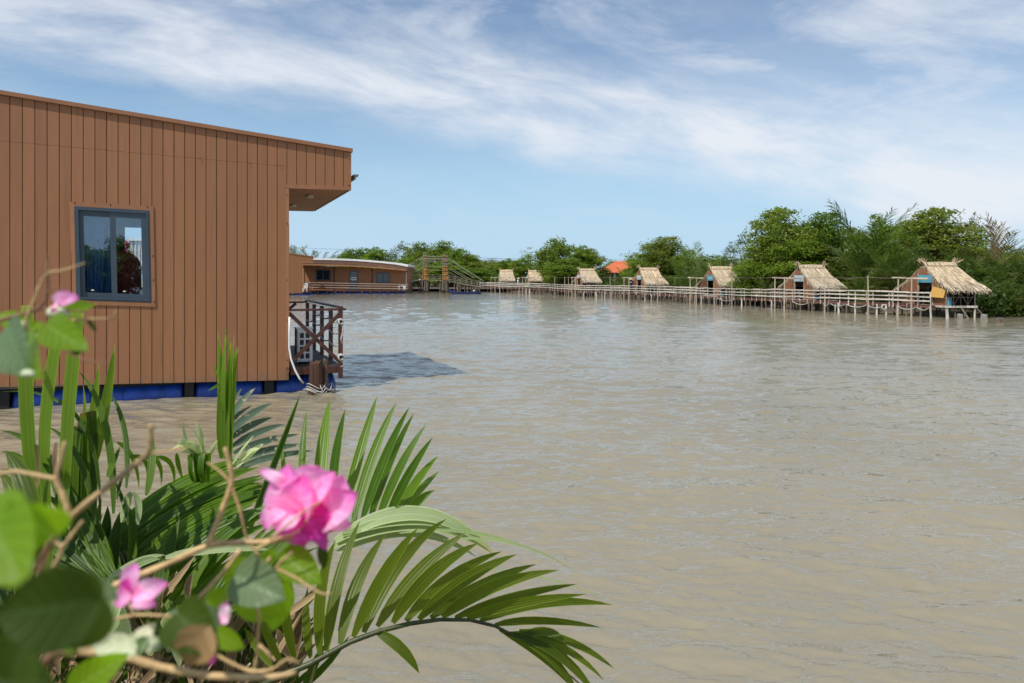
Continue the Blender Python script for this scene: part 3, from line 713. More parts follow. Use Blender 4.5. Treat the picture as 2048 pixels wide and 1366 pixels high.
while s<WL-.2:
    p,tg,nn=wk(s); q=p+nn*WW/2-BO; mb.box((q.x,q.y,zd(s)-.02+rr_.uniform(-.006,.006)),(.13,WW+rr_.uniform(-.05,.12),.035),math.atan2(nn.y,nn.x)-math.pi/2); s+=st if p.y<75 else .3
mb.build('deck',M['reddeck'],bwk)
mb=MB()
for off in (-.02,.5,1.0,WW):
    pts=[wk(s)[0]+wk(s)[2]*off-BO+Vector((0,0,zd(s)-.10)) for s in np.arange(0,WL,1.2)]
    mb.tube(pts,.055,6)
mb.build('joist',M['reddeck'],bwk)
sp=WL/61
near_s=[min(WL,i*sp) for i in range(62)]+[(i+.5)*sp for i in range(38)]
for i,s in enumerate(near_s):
    s=max(0,min(WL,s+rr_.uniform(-.22,.22))); p,tg,nn=wk(s); q=p-BO-nn*.05
    m1=MB(); lean=rr_.uniform(-.08,.08); wht=rr_.random()
    m1.tube([(q.x+lean,q.y,-.6),(q.x,q.y,zd(s)-.05)],.04+.035*rr_.random(),7)
    m1.build('pile',M['pilew'] if wht<.33 else M['pile'],bwk)
    m1=MB(); q2=q+tg*rr_.uniform(-.3,.3); m1.tube([(q2.x,q2.y,zd(s)-.2),(q2.x+rr_.uniform(-.03,.03),q2.y,zd(s)+.78)],.034,6); m1.build('rail_post',M['pilew'] if wht<.5 else M['bamboo'],bwk)
m1=MB(); m2=MB()
for i in range(100):
    s=i*WL/99; p,tg,nn=wk(s); q=p-BO+nn*(WW+rr_.uniform(-.1,.3)); m1.tube([(q.x+rr_.uniform(-.15,.15),q.y,-.6),(q.x,q.y,zd(s)-.05)],.06,6)
    if i%2==0: q=p-BO+nn*WW; m2.tube([(q.x,q.y,zd(s)-.1),(q.x,q.y,zd(s)+.75)],.034,6)
tag(m1.build('bank_side_piles',M['pile'],bwk),kind='stuff'); tag(m2.build('bank_side_posts',M['bamboo'],bwk),kind='stuff')
for side in (-.05,WW):
    for h_ in (.74,.49,.23):
        s=0; k=0
        m1=MB()
        while s<WL:
            L=sp*4; pts=[]
            for j in range(5):
                p,tg,nn=wk(min(WL,s+L*j/4)); pts.append(p-BO+nn*(side-.06)+Vector((0,0,zd(s+L*j/4)+h_+rr_.uniform(-.035,.035))))
            m1.tube(pts,[.042,.040,.038,.036,.033],6); s+=L
        m1.build('rail',M['pilew'] if side<0 else M['bamboo'],bwk)
for px in (1140,1215,1320,1418,1449,1556,1566,1640,1728,1794,1742,1800):
    s=s_at_px(px); p,tg,nn=wk(s); q=p-BO+nn*rr_.uniform(-.1,.5); m1=MB()
    m1.tube([(q.x,q.y,-.3),(q.x+rr_.choice((-.5,.6,.45)),q.y+.3,zd(s)-.12)],.038,6); m1.build('brace',M['pilew'] if rr_.random()<.7 else M['pile'],bwk)
m1=MB()
for px0,px1 in ((1470,1440),(1620,1590),(1660,1650),(1692,1664),(1735,1696),(1770,1738),(1835,1800),(1860,1838)):
    sa,sb=s_at_px(px0),s_at_px(px1); pts=[]
    for j in range(9):
        u=j/8; p,tg,nn=wk(sa+(sb-sa)*u); pts.append(p-BO-nn*.12+Vector((0,0,zd(sa)-.14-.16*4*u*(1-u))))
    m1=MB(); m1.tube(pts,.022,5); m1.build('slack_rope',M['rope'],bwk)
# lifebuoy-like white ring on the walkway edge
p,tg,nn=wk(s_at_px(1772)); m1=MB(); q=p-nn*.2; m1.tube([(q.x+.15*math.cos(a),q.y+.05*math.sin(a),.50+.15*math.sin(a)) for a in np.linspace(0,6.3,17)],.032,7)
tag(m1.build('rope_ring',M['pilew'],None,True),'white ring of coiled rope hung on the boardwalk edge','rope ring')

# poles, gateways, wire
poles=[(1111,'slim bamboo pole standing by the dark gap beside the densest bushy tree'),(1131,'slim bamboo pole under the bushy tree, first of a close pair'),(1138.5,'slim bamboo pole under the bushy tree, second of a close pair'),(1222,'slim bamboo pole in front of the red tiled roof'),(1317,'thin bamboo pole in front of the ragged thatched hut roof corner'),(1466,'bamboo pole at the back corner of the hut with a grey eave patch'),(1652,'pale bamboo pole before the eave of the second nearest hut'),(1738,'tall bare bamboo pole on the boardwalk between the two nearest huts')]
def ztop(px): return 2.3+ (557-554.5)*wk(s_at_px(px))[0].y/F
tops=[]
for px,lb in poles:
    s=s_at_px(px); p,tg,nn=wk(s); b=p-nn*.12; m1=MB(); zt_=ztop(px)
    m1.tube([(0,0,-.5),(.03,0,zt_*.5),(.0,0,zt_+.1)],[.05,.045,.035],6); o=m1.build('bamboo_pole',M['bamboo']); o.location=b; tag(o,lb,'pole','bamboo poles carrying the wire along the boardwalk'); tops.append((s,b+Vector((0,0,zt_))))
gates=[(983,991,'small bamboo gateway before the farthest thatched hut'),(1046,1052,'small bamboo gateway before the second farthest thatched hut'),(1145,1152,'bamboo gateway by the hut in front of the red roof'),(1249.5,1259.5,'bamboo gateway over the figure in dark clothes'),(1382,1394.5,'bamboo gateway before the hut with the turquoise gable sign'),(1552,1571,'bamboo gateway with long crossbar before the second nearest hut'),(1798,1824.5,'bamboo gateway at the end of the boardwalk before the nearest hut')]
for pa,pb,lb in gates:
    sb,sa=s_at_px(pb),s_at_px(pa); p0,t0,n0=wk(sa); e=empty('bamboo_gateway',p0); tag(e,lb,'gateway','bamboo gateways at the hut entries')
    p1=wk(sb)[0]; d=p1-p0; zt_=ztop(pb); 
    for q in (Vector((0,0,0)),d):
        q=q-n0*.1; m1=MB(); m1.tube([(q.x,q.y,-.4),(q.x+.02,q.y,zt_)],[.055,.045],6); m1.build('post',M['bamboo'],e)
    m1=MB(); ext=d.normalized()*(.5)
    m1.tube([(-ext.x,-ext.y,zt_-.03),(d.x+ext.x*2.2,d.y+ext.y*2.2,zt_-.10)],.055,6); m1.build('crossbar',M['bamboo'],e)
    m1=MB(); q=n0*1.4; m1.tube([(0,0,zt_-.05),(q.x,q.y,zt_-.1)],.04,6); m1.tube([(d.x,d.y,zt_-.05),(d.x+q.x,d.y+q.y,zt_-.1)],.04,6); m1.build('top_pole',M['bamboo'],e)
    tops.append((sb,p1+Vector((0,0,zt_))))
tops.sort(key=lambda x:x[0]); m1=MB()
for (s0,a),(s1_,b) in zip(tops[:-1],tops[1:]):
    m1.tube([a.lerp(b,u)+Vector((0,0,-.06*4*u*(1-u))) for u in np.linspace(0,1,7)],.013,4)
tag(m1.build('overhead_wire',M['bamboo_d']),'thin pale wire strung from pole to pole along the boardwalk','wire')

# ------------------------------------------------------------------ thatched huts
def thatch_mesh(seed,ragged):
    rr_=random.Random(seed); random.seed(seed)
    WR,yr=5.0,2.45; ez,rz_=1.64,3.2
    mb=MB()
    # slopes: front eave x -.15..2.55 at y=-.35 ; ridge x .18..2.2 at y=2.45 ; back eave y=5.2
    def S(u,v,side):   # u along ridge, v ridge->eave
        xr=.18+2.02*u; xe=-.12+2.72*u; x=xr+(xe-xr)*v
        y=yr+((-.38-yr) if side<0 else (5.25-yr))*v; z=rz_+(ez-rz_)*v+.12*math.sin(v*math.pi)*-1
        return Vector((x,y,z))
    for side in (-1,1):
        n=8
        for i in range(n):
            for j in range(6):
                a,b,c,d=S(i/n,j/6,side),S((i+1)/n,j/6,side),S((i+1)/n,(j+1)/6,side),S(i/n,(j+1)/6,side)
                mb.add([p-Vector((0,0,.06)) for p in (a,b,c,d)],[(0,1,2,3)],(0,0,.3))
                mb.add([p-Vector((0,0,.16)) for p in (a,b,c,d)],[(0,1,2,3)],(0,0,.1))
    rows=7
    for side in (-1,1):
        for r_ in range(rows):
            v0=max(0,r_/rows-.06); L=.40 if r_<rows-1 else .27
            for k in range(74 if side<0 else 40):
                u=rr_.uniform(-.01,1.01); w_=rr_.uniform(.035,.085); v1=min(1.07,v0+L*rr_.uniform(.7,1.2)/1.15)
                du=rr_.uniform(-.045,.02)
                a=S(u,v0,side);b=S(u+du,v1,side); lift=rr_.uniform(.0,.05); dn=Vector((0,0,-rr_.uniform(.0,.10))) if v1>.98 else Vector((0,0,0))
                a.z+=.015+r_*.002; b.z+=lift
                sd=Vector((w_/2,0,rr_.uniform(-.012,.012))); m_=a.lerp(b,.55)+Vector((0,0,.02))
                mb.cur=1 if (v1>.93 and rr_.random()<.55) else 0
                rv=rr_.random()
                mb.add([a-sd,a+sd,m_+sd,m_-sd,b+dn+sd*.5,b+dn-sd*.5],[(0,1,2,3),(3,2,4,5)],(0,0,rv))
    mb.cur=0
    # hanging eave fringe
    for side in (-1,1):
        for k in range(95):
            u=rr_.uniform(0,1); a=S(u,1.0,side); ln_=rr_.uniform(.06,.30)*(1.5 if (ragged and u<.3) else 1); w_=rr_.uniform(.02,.06)
            d=Vector((rr_.uniform(-.06,.06),side*rr_.uniform(.02,.12),-ln_)); mb.cur=1 if rr_.random()<.5 else 0
            mb.add([a+Vector((-w_/2,0,.03)),a+Vector((w_/2,0,.03)),a+d+Vector((w_/4,0,0)),a+d-Vector((w_/4,0,0))],[(0,1,2,3)],(0,0,rr_.random()))
    mb.cur=0
    # gable rakes : bundled straw hanging past the end walls
    for end in (0,1):
        for side in (-1,1):
            for k in range(90):
                v=rr_.uniform(0,1); a=S(end,v,side); o=(-1 if end==0 else 1); w_=rr_.uniform(.03,.06); ln_=rr_.uniform(.12,.60)
                d=Vector((o*rr_.uniform(.0,.16),side*rr_.uniform(.0,.35)*ln_/.3,-ln_*.8)); sd=Vector((0,w_/2,.01))
                mb.add([a-sd+Vector((0,0,.04)),a+sd+Vector((0,0,.04)),a+d+sd*.3,a+d-sd*.3],[(0,1,2,3)],(0,0,rr_.random()))
    return mb
def ridge_mesh(seed,tuft):
    rr_=random.Random(seed); random.seed(seed); mb=MB()
    mb.tube([(.1,2.45,3.20),(1.2,2.45,3.23),(2.28,2.45,3.20)],[.10,.11,.10],8)
    for k in range(110):
        x=rr_.uniform(.08,2.28); sd_=rr_.choice((-1,1)); a=Vector((x,2.45,3.31)); b=Vector((x+rr_.uniform(-.05,.05),2.45+sd_*.36,3.02+rr_.uniform(-.03,.03))); w_=rr_.uniform(.04,.08); m_=(a+b)/2+Vector((0,0,.07)); sd=Vector((w_/2,0,0))
        mb.add([a-sd,a+sd,m_+sd,m_-sd,b+sd,b-sd],[(0,1,2,3),(3,2,4,5)],(0,0,.4+.6*rr_.random()))
    mb.tube([(.06,2.13,3.09),(2.32,2.13,3.09)],.02,5,(0,0,.0))
    for xe,o in ((.14,-1),(2.24,1)):
        for k in range(26 if tuft else 9):
            a=Vector((xe+rr_.uniform(-.1,.15),2.45+rr_.uniform(-.15,.15),3.2)); ln_=rr_.uniform(.3,.62); th=rr_.uniform(-.7,1.0)
            b=a+Vector((o*math.sin(abs(th)+.1)*ln_*rr_.uniform(.2,1),rr_.uniform(-.35,.35),ln_*math.cos(th)*.8))
            mb.blade(a,b,.05,n=(0,-1,.3),bend=(o*.06,0,.05),seg=3)
        if not tuft:
            mb.bar((xe,2.45-.25,3.05),(xe+o*.12,2.45+.16,3.62),.035); mb.bar((xe,2.45+.25,3.05),(xe+o*.10,2.45-.16,3.58),.035)
    return mb
TH_=[]; RD=[]
for i in range(3):
    o=thatch_mesh(40+i,i!=0).build('roof',[M['thatch'],M['thatchg']]); TH_.append(o.data); bpy.data.objects.remove(o)
    o=ridge_mesh(60+i,i!=2).build('ridge_tuft',[M['thatch']]); RD.append(o.data); bpy.data.objects.remove(o)
def zs_(y): return 1.62+ (3.08-1.62)*(1-abs(y-2.45)/2.6)
def make_hut(pxn,Yn,yaw,scale,ri,label,dz=0.0):
    base=at(pxn,HY,Yn); base.z=dz
    e=empty('thatched_hut',base,R(yaw)); e.scale=(scale*.90,scale,scale)
    tag(e,label,'hut','thatched huts along the boardwalk')
    r=link('roof',TH_[ri],e); link('ridge_tuft',RD[ri],r)
    mb=MB(); mb.box((.95,2.4,.66),(2.0,4.8,.09)); mb.build('platform',M['reddeck'],e)
    mb=MB(); mb.box((.95,-.05,.655),(2.1,.09,.12)); mb.box((-.095,2.4,.655),(.09,4.7,.12)); mb.build('edge_beam',M['pilew'],e)
    rr_=random.Random(int(pxn))
    for x,y in ((0,0),(.62,.1),(1.25,.1),(1.88,0),(0,1.6),(0,3.2),(0,4.6),(1.88,4.6),(1.88,2.4),(1,2.4)):
        mb=MB(); mb.tube([(x+rr_.uniform(-.07,.07),y,-.6),(x,y,.6)],.06 if y==0 else .05,7); mb.build('stilt',M['pilew'] if (y==0 and x in(0,1.88)) else M['pile'],e)
    for a,b in (((.12,-.02,-.3),(.03,-.02,.6)),((.9,-.1,.6),(1.35,-.4,-.3)),((1.95,0,.6),(2.75,-.1,-.25))):
        mb=MB(); mb.tube([a,b],.05,6); mb.build('brace',M['pilew'] if a[0]<.5 else M['bamboo_d'],e)
    for x,y in ((0,0),(1.88,0),(0,4.6),(1.88,4.6),(0,1.35),(0,2.75)):
        mb=MB(); mb.tube([(x,y,.6),(x,y,zs_(y)+.0)],.035,6); mb.build('post',M['bamboo'] if x else M['bamboo_d'],e)
    # gable end : lower mat, lifted shutter, door gap, upper mats
    mb=MB(); mb.prism([(-.02,.06,.71),(-.02,1.30,.71),(-.02,1.30,zs_(1.3)-.1),(-.02,.06,zs_(.06)-.1)],(.04,0,0)); mb.prism([(-.02,2.80,1.42),(-.02,4.5,1.42),(-.02,4.5,zs_(4.5)-.1),(-.02,2.80,zs_(2.8)-.1)],(.04,0,0)); mb.prism([(-.02,1.32,2.18),(-.02,2.78,2.18),(-.02,2.78,zs_(2.78)-.1),(-.02,2.45,zs_(2.45)-.1),(-.02,1.32,zs_(1.32)-.1)],(.04,0,0)); mb.prism([(-.02,3.2,.71),(-.02,4.5,.71),(-.02,4.5,1.12),(-.02,3.2,1.12)],(.04,0,0))
    mb.build('gable_wall',M['mat'],e)
    mb=MB(); mb.bar((-.04,.0,1.16),(-.04,1.33,1.16),.04); mb.bar((-.04,2.78,1.42),(-.04,4.6,1.42),.05); mb.bar((-.04,1.3,.7),(-.04,1.3,2.5),.05); mb.bar((-.04,2.78,.7),(-.04,2.78,2.6),.05); mb.bar((-.04,2.8,1.16),(-.04,4.6,1.16),.05); mb.build('door_frame',M['bamboo'],e)
    if pxn>1800:
        mb=MB(); mb.prism([(-.05,.0,1.64),(-.05,1.25,1.80),(-.22,1.40,1.20),(-.20,-.0,1.17)],(.012,0,.02)); mb.build('shutter',M['mat2'],e)
    mb=MB(); mb.prism([(1.86,.05,.71),(1.86,4.5,.71),(1.86,4.5,1.6),(1.86,2.45,2.8),(1.86,.05,1.6)],(.03,0,0)); mb.prism([(.05,4.55,.71),(1.85,4.55,.71),(1.85,4.55,1.6),(.05,4.55,1.6)],(0,.03,0)); mb.prism([(.04,.9,.71),(1.84,.9,.71),(1.84,.9,1.5),(.04,.9,1.5)],(0,.03,0)); mb.build('inner_shade_panel',M['dark'],e)  # dark end and back walls plus an inner sheet, interior shade put into colour
    mb=MB()
    for a,b in ((.05,.5),(.95,.5),(.95,1.4),(1.85,1.4)): mb.bar((a,.0,1.45),(b,.0,.74),.028)
    for x in (.48,.95,1.42): mb.bar((x,.015,.71),(x,.015,1.5),.028)
    mb.bar((0,.0,1.2),(1.88,.0,1.2),.03)
    mb.build('lattice',M['bamboo_d'],e)
    mb=MB(); mb.prism([(.03,.03,.72),(.36,.03,.72),(.36,.03,1.18),(.03,.03,1.18)],(0,.02,0)); mb.build('cloth_panel',M['signb'],e)
    return e
huts=[(1893,43.1,2,1.0,0,'nearest thatched hut with a blue sign board, a yellow lifted shutter and white corner stilts',0),
(1626,53.6,5,1.0,1,'second nearest thatched hut with ragged straw hanging over its pale sign',.03),
(1440,65.4,7,1.02,2,'thatched hut with crossed ridge poles, a turquoise gable sign and a grey eave patch',.03),
(1291,78.6,7,1.04,1,'shaggy thatched hut whose torn roof corner sags towards the palms',.05),
(1166,96.5,8,1.05,0,'thatched hut just in front of the red tiled roof',.16),
(1058.5,119,3,1.02,2,'small thatched hut half hidden by the dense bushy tree',.3),
(1000,127,3,1.12,2,'farthest thatched hut, behind the figure in white',.12)]
for i,h_ in enumerate(huts):
    e=make_hut(*h_[:5],h_[5],h_[6])
    # sign over the door
    sg=empty('hut_sign',e.matrix_basis@Vector((-.12,2.05,2.3)),R(h_[2])); sg.scale=e.scale
    sg.location=Vector(h_ and at(h_[0],HY,h_[1])[:2]+(h_[6],))+Matrix.Rotation(R(h_[2]),3,'Z')@(Vector((-.10,1.98,2.28))*h_[3])
    lab=['blue sign board with yellow lettering over the door of the nearest hut','pale blue sign half covered by straw on the second nearest hut','turquoise sign under the gable of the crossed ridge pole hut','pale sign under the gable of the shaggy torn roof hut','pale blue sign in the gable of the hut before the red roof','whitish sign in the gable of the hut by the bushy tree','whitish sign in the gable of the farthest hut'][i]
    tag(sg,lab,'sign','sign boards over the hut doors')
    m1=MB(); m1.box((0,0,0),(.03,1.5,.46)); m1.build('board',M['signb'] if i in(0,2) else M['signw'],sg)
    m1=MB(); rr_=random.Random(i); y=.42
    for k in range(7):
        w_=rr_.uniform(.05,.085); m1.box((-.018,y-w_/2,.0),(.008,.02,.17)); 
        m1.box((-.018,y-w_,rr_.choice((.07,-.07,0))),(.008,w_,.024)); 
        if k%2: m1.box((-.018,y-w_*1.5,-.03),(.008,.02,.10))
        y-=.125
    m1.build('lettering',M['signy'] if i==0 else M['white'],sg)
# extra straw fringe patch on the nearest hut
random.seed(5); hb=at(1893,HY,43.1); hb.z=0
# ------------------------------------------------------------------ house with red tiles far behind
rh=empty('tiled_house',at(1228,HY,118)); rh.location.z=0; tag(rh,'house with an orange red tiled hip roof rising between the trees','house')
v=lambda px,py,Y=118:at(px,py,Y)-rh.location
mb=MB(); el_,er=v(1197,546),v(1262,547); rl_,rr2=v(1232,522),v(1254,522.5)
A=Vector((el_.x,-4,el_.z));B=Vector((er.x+2,-4,el_.z));C_=Vector((er.x+2,5,el_.z));D_=Vector((el_.x,5,el_.z));E=Vector((rl_.x,.5,rl_.z));G_=Vector((rr2.x+1,.5,rl_.z))
vs=[A,B,C_,D_,E,G_]; mb.add(vs,[(0,1,5,4),(1,2,5),(2,3,4,5),(3,0,4),(3,2,1,0)],(0,0,.5)); mb.build('roof',M['tile'],rh)
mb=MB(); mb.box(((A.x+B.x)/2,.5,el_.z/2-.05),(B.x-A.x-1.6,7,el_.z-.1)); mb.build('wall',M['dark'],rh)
for x in np.linspace(A.x+.5,B.x-.5,5):
    mb=MB(); mb.box((x,-3.6,el_.z/2),(.28,.28,el_.z)); mb.build('column',M['white'],rh)

# ------------------------------------------------------------------ bamboo footbridge with two towers
YB=118.0
br=empty('footbridge',at(868,HY,YB)); br.location.z=0; tag(br,'arched bamboo footbridge hung with bamboo stays from two orange brown towers','footbridge')
def b3(x,y,dy=0): 
    q=at(810+x*.09277,490+y*.09277,YB)-br.location; q.y+=dy; return q
for xs in ((392,440,468),(815,860,895)):
    tw=empty('tower'); tw.parent=br; tw.location=(0,0,0)
    mb=MB(); mb2=MB()
    for dy in (0,2.2):
        for k,x in enumerate(xs):
            xb=x-(22 if xs[0]<500 else -6)*(1 if k<2 else .4)
            a=b3(xb,985,dy);b=b3(xb+ (x-xb)*.55,760,dy);c=b3(x+3,470,dy);d=b3(x+6,190+10*k,dy)
            (mb2 if k!=1 else mb2).tube([a,b],.07,6); mb.tube([b,c],.075,6); 
            mb3=mb2; mb3.tube([c,d],.055,6)
        for yy in (240,345,465,545,640,740):
            a=b3(xs[0]-8,yy,dy-.12);b=b3(xs[2]+8,yy,dy-.12); mb.tube([a,b],.05,5)
    for yy in (240,345,465): 
        a=b3(xs[0],yy,0);b=b3(xs[0],yy,2.2); mb.tube([a,b],.05,5)
    mb.build('tower_leg',M['bamboo_y'],tw); mb2.build('tower_pole',M['bamboo_d'],tw)
mb=MB()
for yy in (240,350,465,545):
    for dy in (0,2.2): mb.tube([b3(400,yy,dy),b3(640,yy+3,dy),b3(890,yy+3,dy)],.032,5)
a=MB()
for dy in (0,2.2): a.tube([b3(400,298,dy),b3(890,305,dy)],.08,5)
a.build('crossbar',M['bamboo_d'],br)
mb.build('tie_pole',M['bamboo_d'],br)
mb=MB()
for (x0,y0),(x1,y1) in (((400,235),(70,415)),((400,255),(60,455)),((400,340),(70,545)),((400,365),(40,590)),((410,450),(40,660)),((405,470),(80,660)),((395,540),(200,650))):
    for dy in (0,2.2): mb=MB(); mb.tube([b3(x0,y0,dy),b3(x1,y1,dy)],.021,5); mb.build('stay',M['bamboo_g'],br)
for (x0,y0),(x1,y1) in (((925,280),(1690,775)),((925,310),(1640,760)),((930,380),(1500,720)),((935,480),(1400,735)),((940,520),(1330,735)),((940,580),(1120,690))):
    for dy in (0,2.2): mb=MB(); mb.tube([b3(x0,y0,dy),b3(x1,y1,dy)],.017,5); mb.build('stay',M['bamboo_g'],br)
dp=[(-60,832),(50,806),(190,778),(340,748),(600,752),(930,768),(1150,815),(1400,862),(1640,902)]
mb=MB()
for (xa,ya),(xb,yb) in zip(dp[:-1],dp[1:]):
    a=b3(xa,ya);b=b3(xb,yb); mb.prism([(a.x,0,a.z-.1),(b.x,0,b.z-.1),(b.x,0,b.z),(a.x,0,a.z)],(0,2.2,0))
mb.build('deck',M['bamboo_d'],br)
mb=MB(); a=b3(45,800,-.05);b=b3(340,742,-.05); mb.bar(a,b,.1,.12); mb.build('kerb',M['white'],br)
mb=MB()
rp_=[(-60,740),(60,700),(190,665),(330,642),(600,644),(930,660),(1150,700),(1400,748),(1640,792)]
for off in (0,40,78):
    for dy in (0,2.2):
        mb.tube([b3(x,y+off*(1 if x>300 else .9),dy) for x,y in rp_],.021,5)
mb.build('rail',M['bamboo_d'],br)
for x in (100,215,330,470,600,740,930,1060,1190,1310,1430,1550):
    yt=np.interp(x,[p[0] for p in rp_],[p[1] for p in rp_]); yb=np.interp(x,[p[0] for p in dp],[p[1] for p in dp])
    for dy in (0,2.2): mb=MB(); mb.tube([b3(x,yb,dy),b3(x,yt-8,dy)],.04,5); mb.build('rail_post',M['bamboo_d'],br)
for x,xl in ((120,115),(155,158),(305,280),(345,320),(360,390),(435,436),(450,500),(490,490),(760,745),(800,790),(880,890),(905,930),(1065,1062),(1125,1130),(1150,1145),(1190,1188),(1290,1285),(1350,1345),(1420,1425),(1470,1450),(1550,1550),(1600,1600)):
    yb=np.interp(x,[p[0] for p in dp],[p[1] for p in dp])
    for dy in (.1,2.1): 
        mb=MB(); a=b3(xl,1010,dy); a.z=-.5; mb.tube([a,b3(x,yb+8,dy)],.07,6); mb.build('pile',M['pile'],br)

# ------------------------------------------------------------------ boat
YBt=110.0
bt=empty('sampan',at(930,HY,YBt)); bt.location.z=0; tag(bt,'narrow dark blue wooden boat with upturned ends floating off the footbridge','boat')
xl=(897-930)/F*YBt; xr=(963.5-930)/F*YBt; mb=MB(); n=18; prof=[]
vs=[];fs=[]
for i in range(n+1):
    u=i/n; x=xl+(xr-xl)*u; e_=abs(u-.5)*2
    gun=.30+.42*max(0,(.30-u)/.30)**1.6+.16*max(0,(u-.82)/.18)**1.5; kel=-.18+.75*max(0,(.13-u)/.13)+.55*max(0,(u-.93)/.07)
    kel=min(kel,gun-.05); wd=.52*(1-e_**4)+.06
    sec=[(-wd,gun),(-wd*.85,(gun+kel)/2),(-wd*.4,kel),(wd*.4,kel),(wd*.85,(gun+kel)/2),(wd,gun),(wd*.9,gun-.02),(wd*.5,kel+.06),(-wd*.5,kel+.06),(-wd*.9,gun-.02)]
    vs+=[(x,y,z) for y,z in sec]
m_=10
for i in range(n):
    for k in range(m_): fs.append((i*m_+k,i*m_+(k+1)%m_,(i+1)*m_+(k+1)%m_,(i+1)*m_+k))
fs.append(tuple(range(m_))); fs.append(tuple(n*m_+k for k in range(m_-1,-1,-1)))
mb.add(vs,fs,(0,0,.5)); mb.build('hull',M['navy'],bt)
mb=MB()
for u in (.25,.5,.72): mb.box((xl+(xr-xl)*u,0,.22),(.25,.9,.04))
mb.build('thwart',M['bark'],bt)
bd=empty('cargo_bundle',bt.location+Vector((xl+(xr-xl)*.84,0,.14))); tag(bd,'dark bundle with a pale wrapped end heaped at the stern of the blue boat','bundle')
def blob(r,c,seed,nv=10,nh=7):
    rr_=random.Random(seed); vs=[];fs=[]
    for j in range(nh+1):
        ph=math.pi*j/nh
        for k in range(nv):
            th=2*math.pi*k/nv; q=1+rr_.uniform(-.13,.13); vs.append((c[0]+r[0]*q*math.sin(ph)*math.cos(th),c[1]+r[1]*q*math.sin(ph)*math.sin(th),c[2]+r[2]*q*math.cos(ph)))
    for j in range(nh):
        for k in range(nv): fs.append((j*nv+k,j*nv+(k+1)%nv,(j+1)*nv+(k+1)%nv,(j+1)*nv+k))
    return vs,fs
mb=MB(); mb.add(*blob((.36,.3,.30),(0,0,.2),1)); mb.add(*blob((.22,.25,.22),(.1,-.05,.45),2)); mb.build('sack',M['shirt_d'],bd)
mb=MB(); mb.add(*blob((.14,.16,.13),(-.34,-.1,.34),3)); mb.build('pale_sack',M['white'],bd)

# ------------------------------------------------------------------ people on the boardwalk (skinned figures)
def person(px,shirt,legs,label,yaw,armup):
    s=s_at_px(px); p,tg,nn=wk(s); base=p+nn*.55; base.z=zd(s)
    e=empty('person',base,yaw); tag(e,label,'person')
    e.scale=(1.0,)*3
    J={'pel':(0,0,.82,.125),'wai':(0,0,.98,.115),'che':(0,.0,1.18,.14),'nec':(0,-.01,1.34,.05),'hea':(0,-.02,1.42,.085),'top':(0,-.02,1.53,.085),
       'hl':(-.09,0,.78,.085),'kl':(-.10,-.03,.44,.06),'al':(-.10,.03,.07,.042),'tl':(-.10,-.12,.03,.035),
       'hr':(.09,0,.78,.085),'kr':(.10,-.05,.44,.06),'ar':(.10,.06,.07,.042),'tr':(.10,-.09,.03,.035),
       'sl':(-.17,0,1.26,.06),'el':(-.25,-.02,1.02,.045),'wl':(-.22,-.18,.90,.032),'fl':(-.21,-.25,.87,.03),
       'sr':(.17,0,1.26,.06),'er':(.26,-.05,1.03,.045),'wr':(.16,-.26,1.02+armup,.032),'fr':(.13,-.32,1.05+armup,.03)}
    E_=[('pel','wai'),('wai','che'),('che','nec'),('nec','hea'),('hea','top'),('pel','hl'),('hl','kl'),('kl','al'),('al','tl'),('pel','hr'),('hr','kr'),('kr','ar'),('ar','tr'),('che','sl'),('sl','el'),('el','wl'),('wl','fl'),('che','sr'),('sr','er'),('er','wr'),('wr','fr')]
    ks=list(J); me=bpy.data.meshes.new('body'); me.from_pydata([J[k][:3] for k in ks],[(ks.index(a),ks.index(b)) for a,b in E_],[])
    o=link('body',me,e); md=o.modifiers.new('skin','SKIN')
    for k,sv in zip(ks,me.skin_vertices[0].data): sv.radius=(J[k][3],)*2; sv.use_root=(k=='pel')
    o.modifiers.new('sub','SUBSURF').levels=1; o.modifiers['sub'].render_levels=1
    me.materials.append(M['skin'])
    mb=MB(); mb.tube([(0,0,.74),(0,0,.86),(0,0,1.0),(0,0,1.2),(0,0,1.30),(0,-.01,1.35)],[.175,.165,.15,.175,.15,.06],12)
    for a,b,c in (('sl','el','wl'),('sr','er','wr')): mb.tube([J[a][:3],J[b][:3],tuple(np.array(J[b][:3])*.4+np.array(J[c][:3])*.6)],[.085,.065,.055],8)
    mb.build('shirt',shirt,e,True)
    mb=MB()
    for a,b,c in (('hl','kl','al'),('hr','kr','ar')): mb.tube([(J[a][0],0,.84),J[a][:3],J[b][:3],J[c][:3]],[.10,.11,.08,.075],9)
    mb.build('trousers',legs,e,True)
    mb=MB(); mb.tube([(0,-.02,1.46),(0,-.02,1.47),(0,-.02,1.60),(0,-.02,1.68)],[.25,.245,.10,.008],18); mb.build('conical_hat',M['straw'],e,True)
    return e
person(1030,M['shirt_w'],M['shirt_w'],'person in white clothes and pale conical hat walking on the far boardwalk',R(70),.12)
p2=person(1252.5,M['shirt_d'],M['shirt_d'],'person in dark clothes with pale cloth across the chest and conical hat under a gateway',R(20),.0)
mb=MB(); mb.tube([(0,0,1.14),(0,0,1.20)],[.185,.185],12); mb.build('pale_band',M['white'],p2)

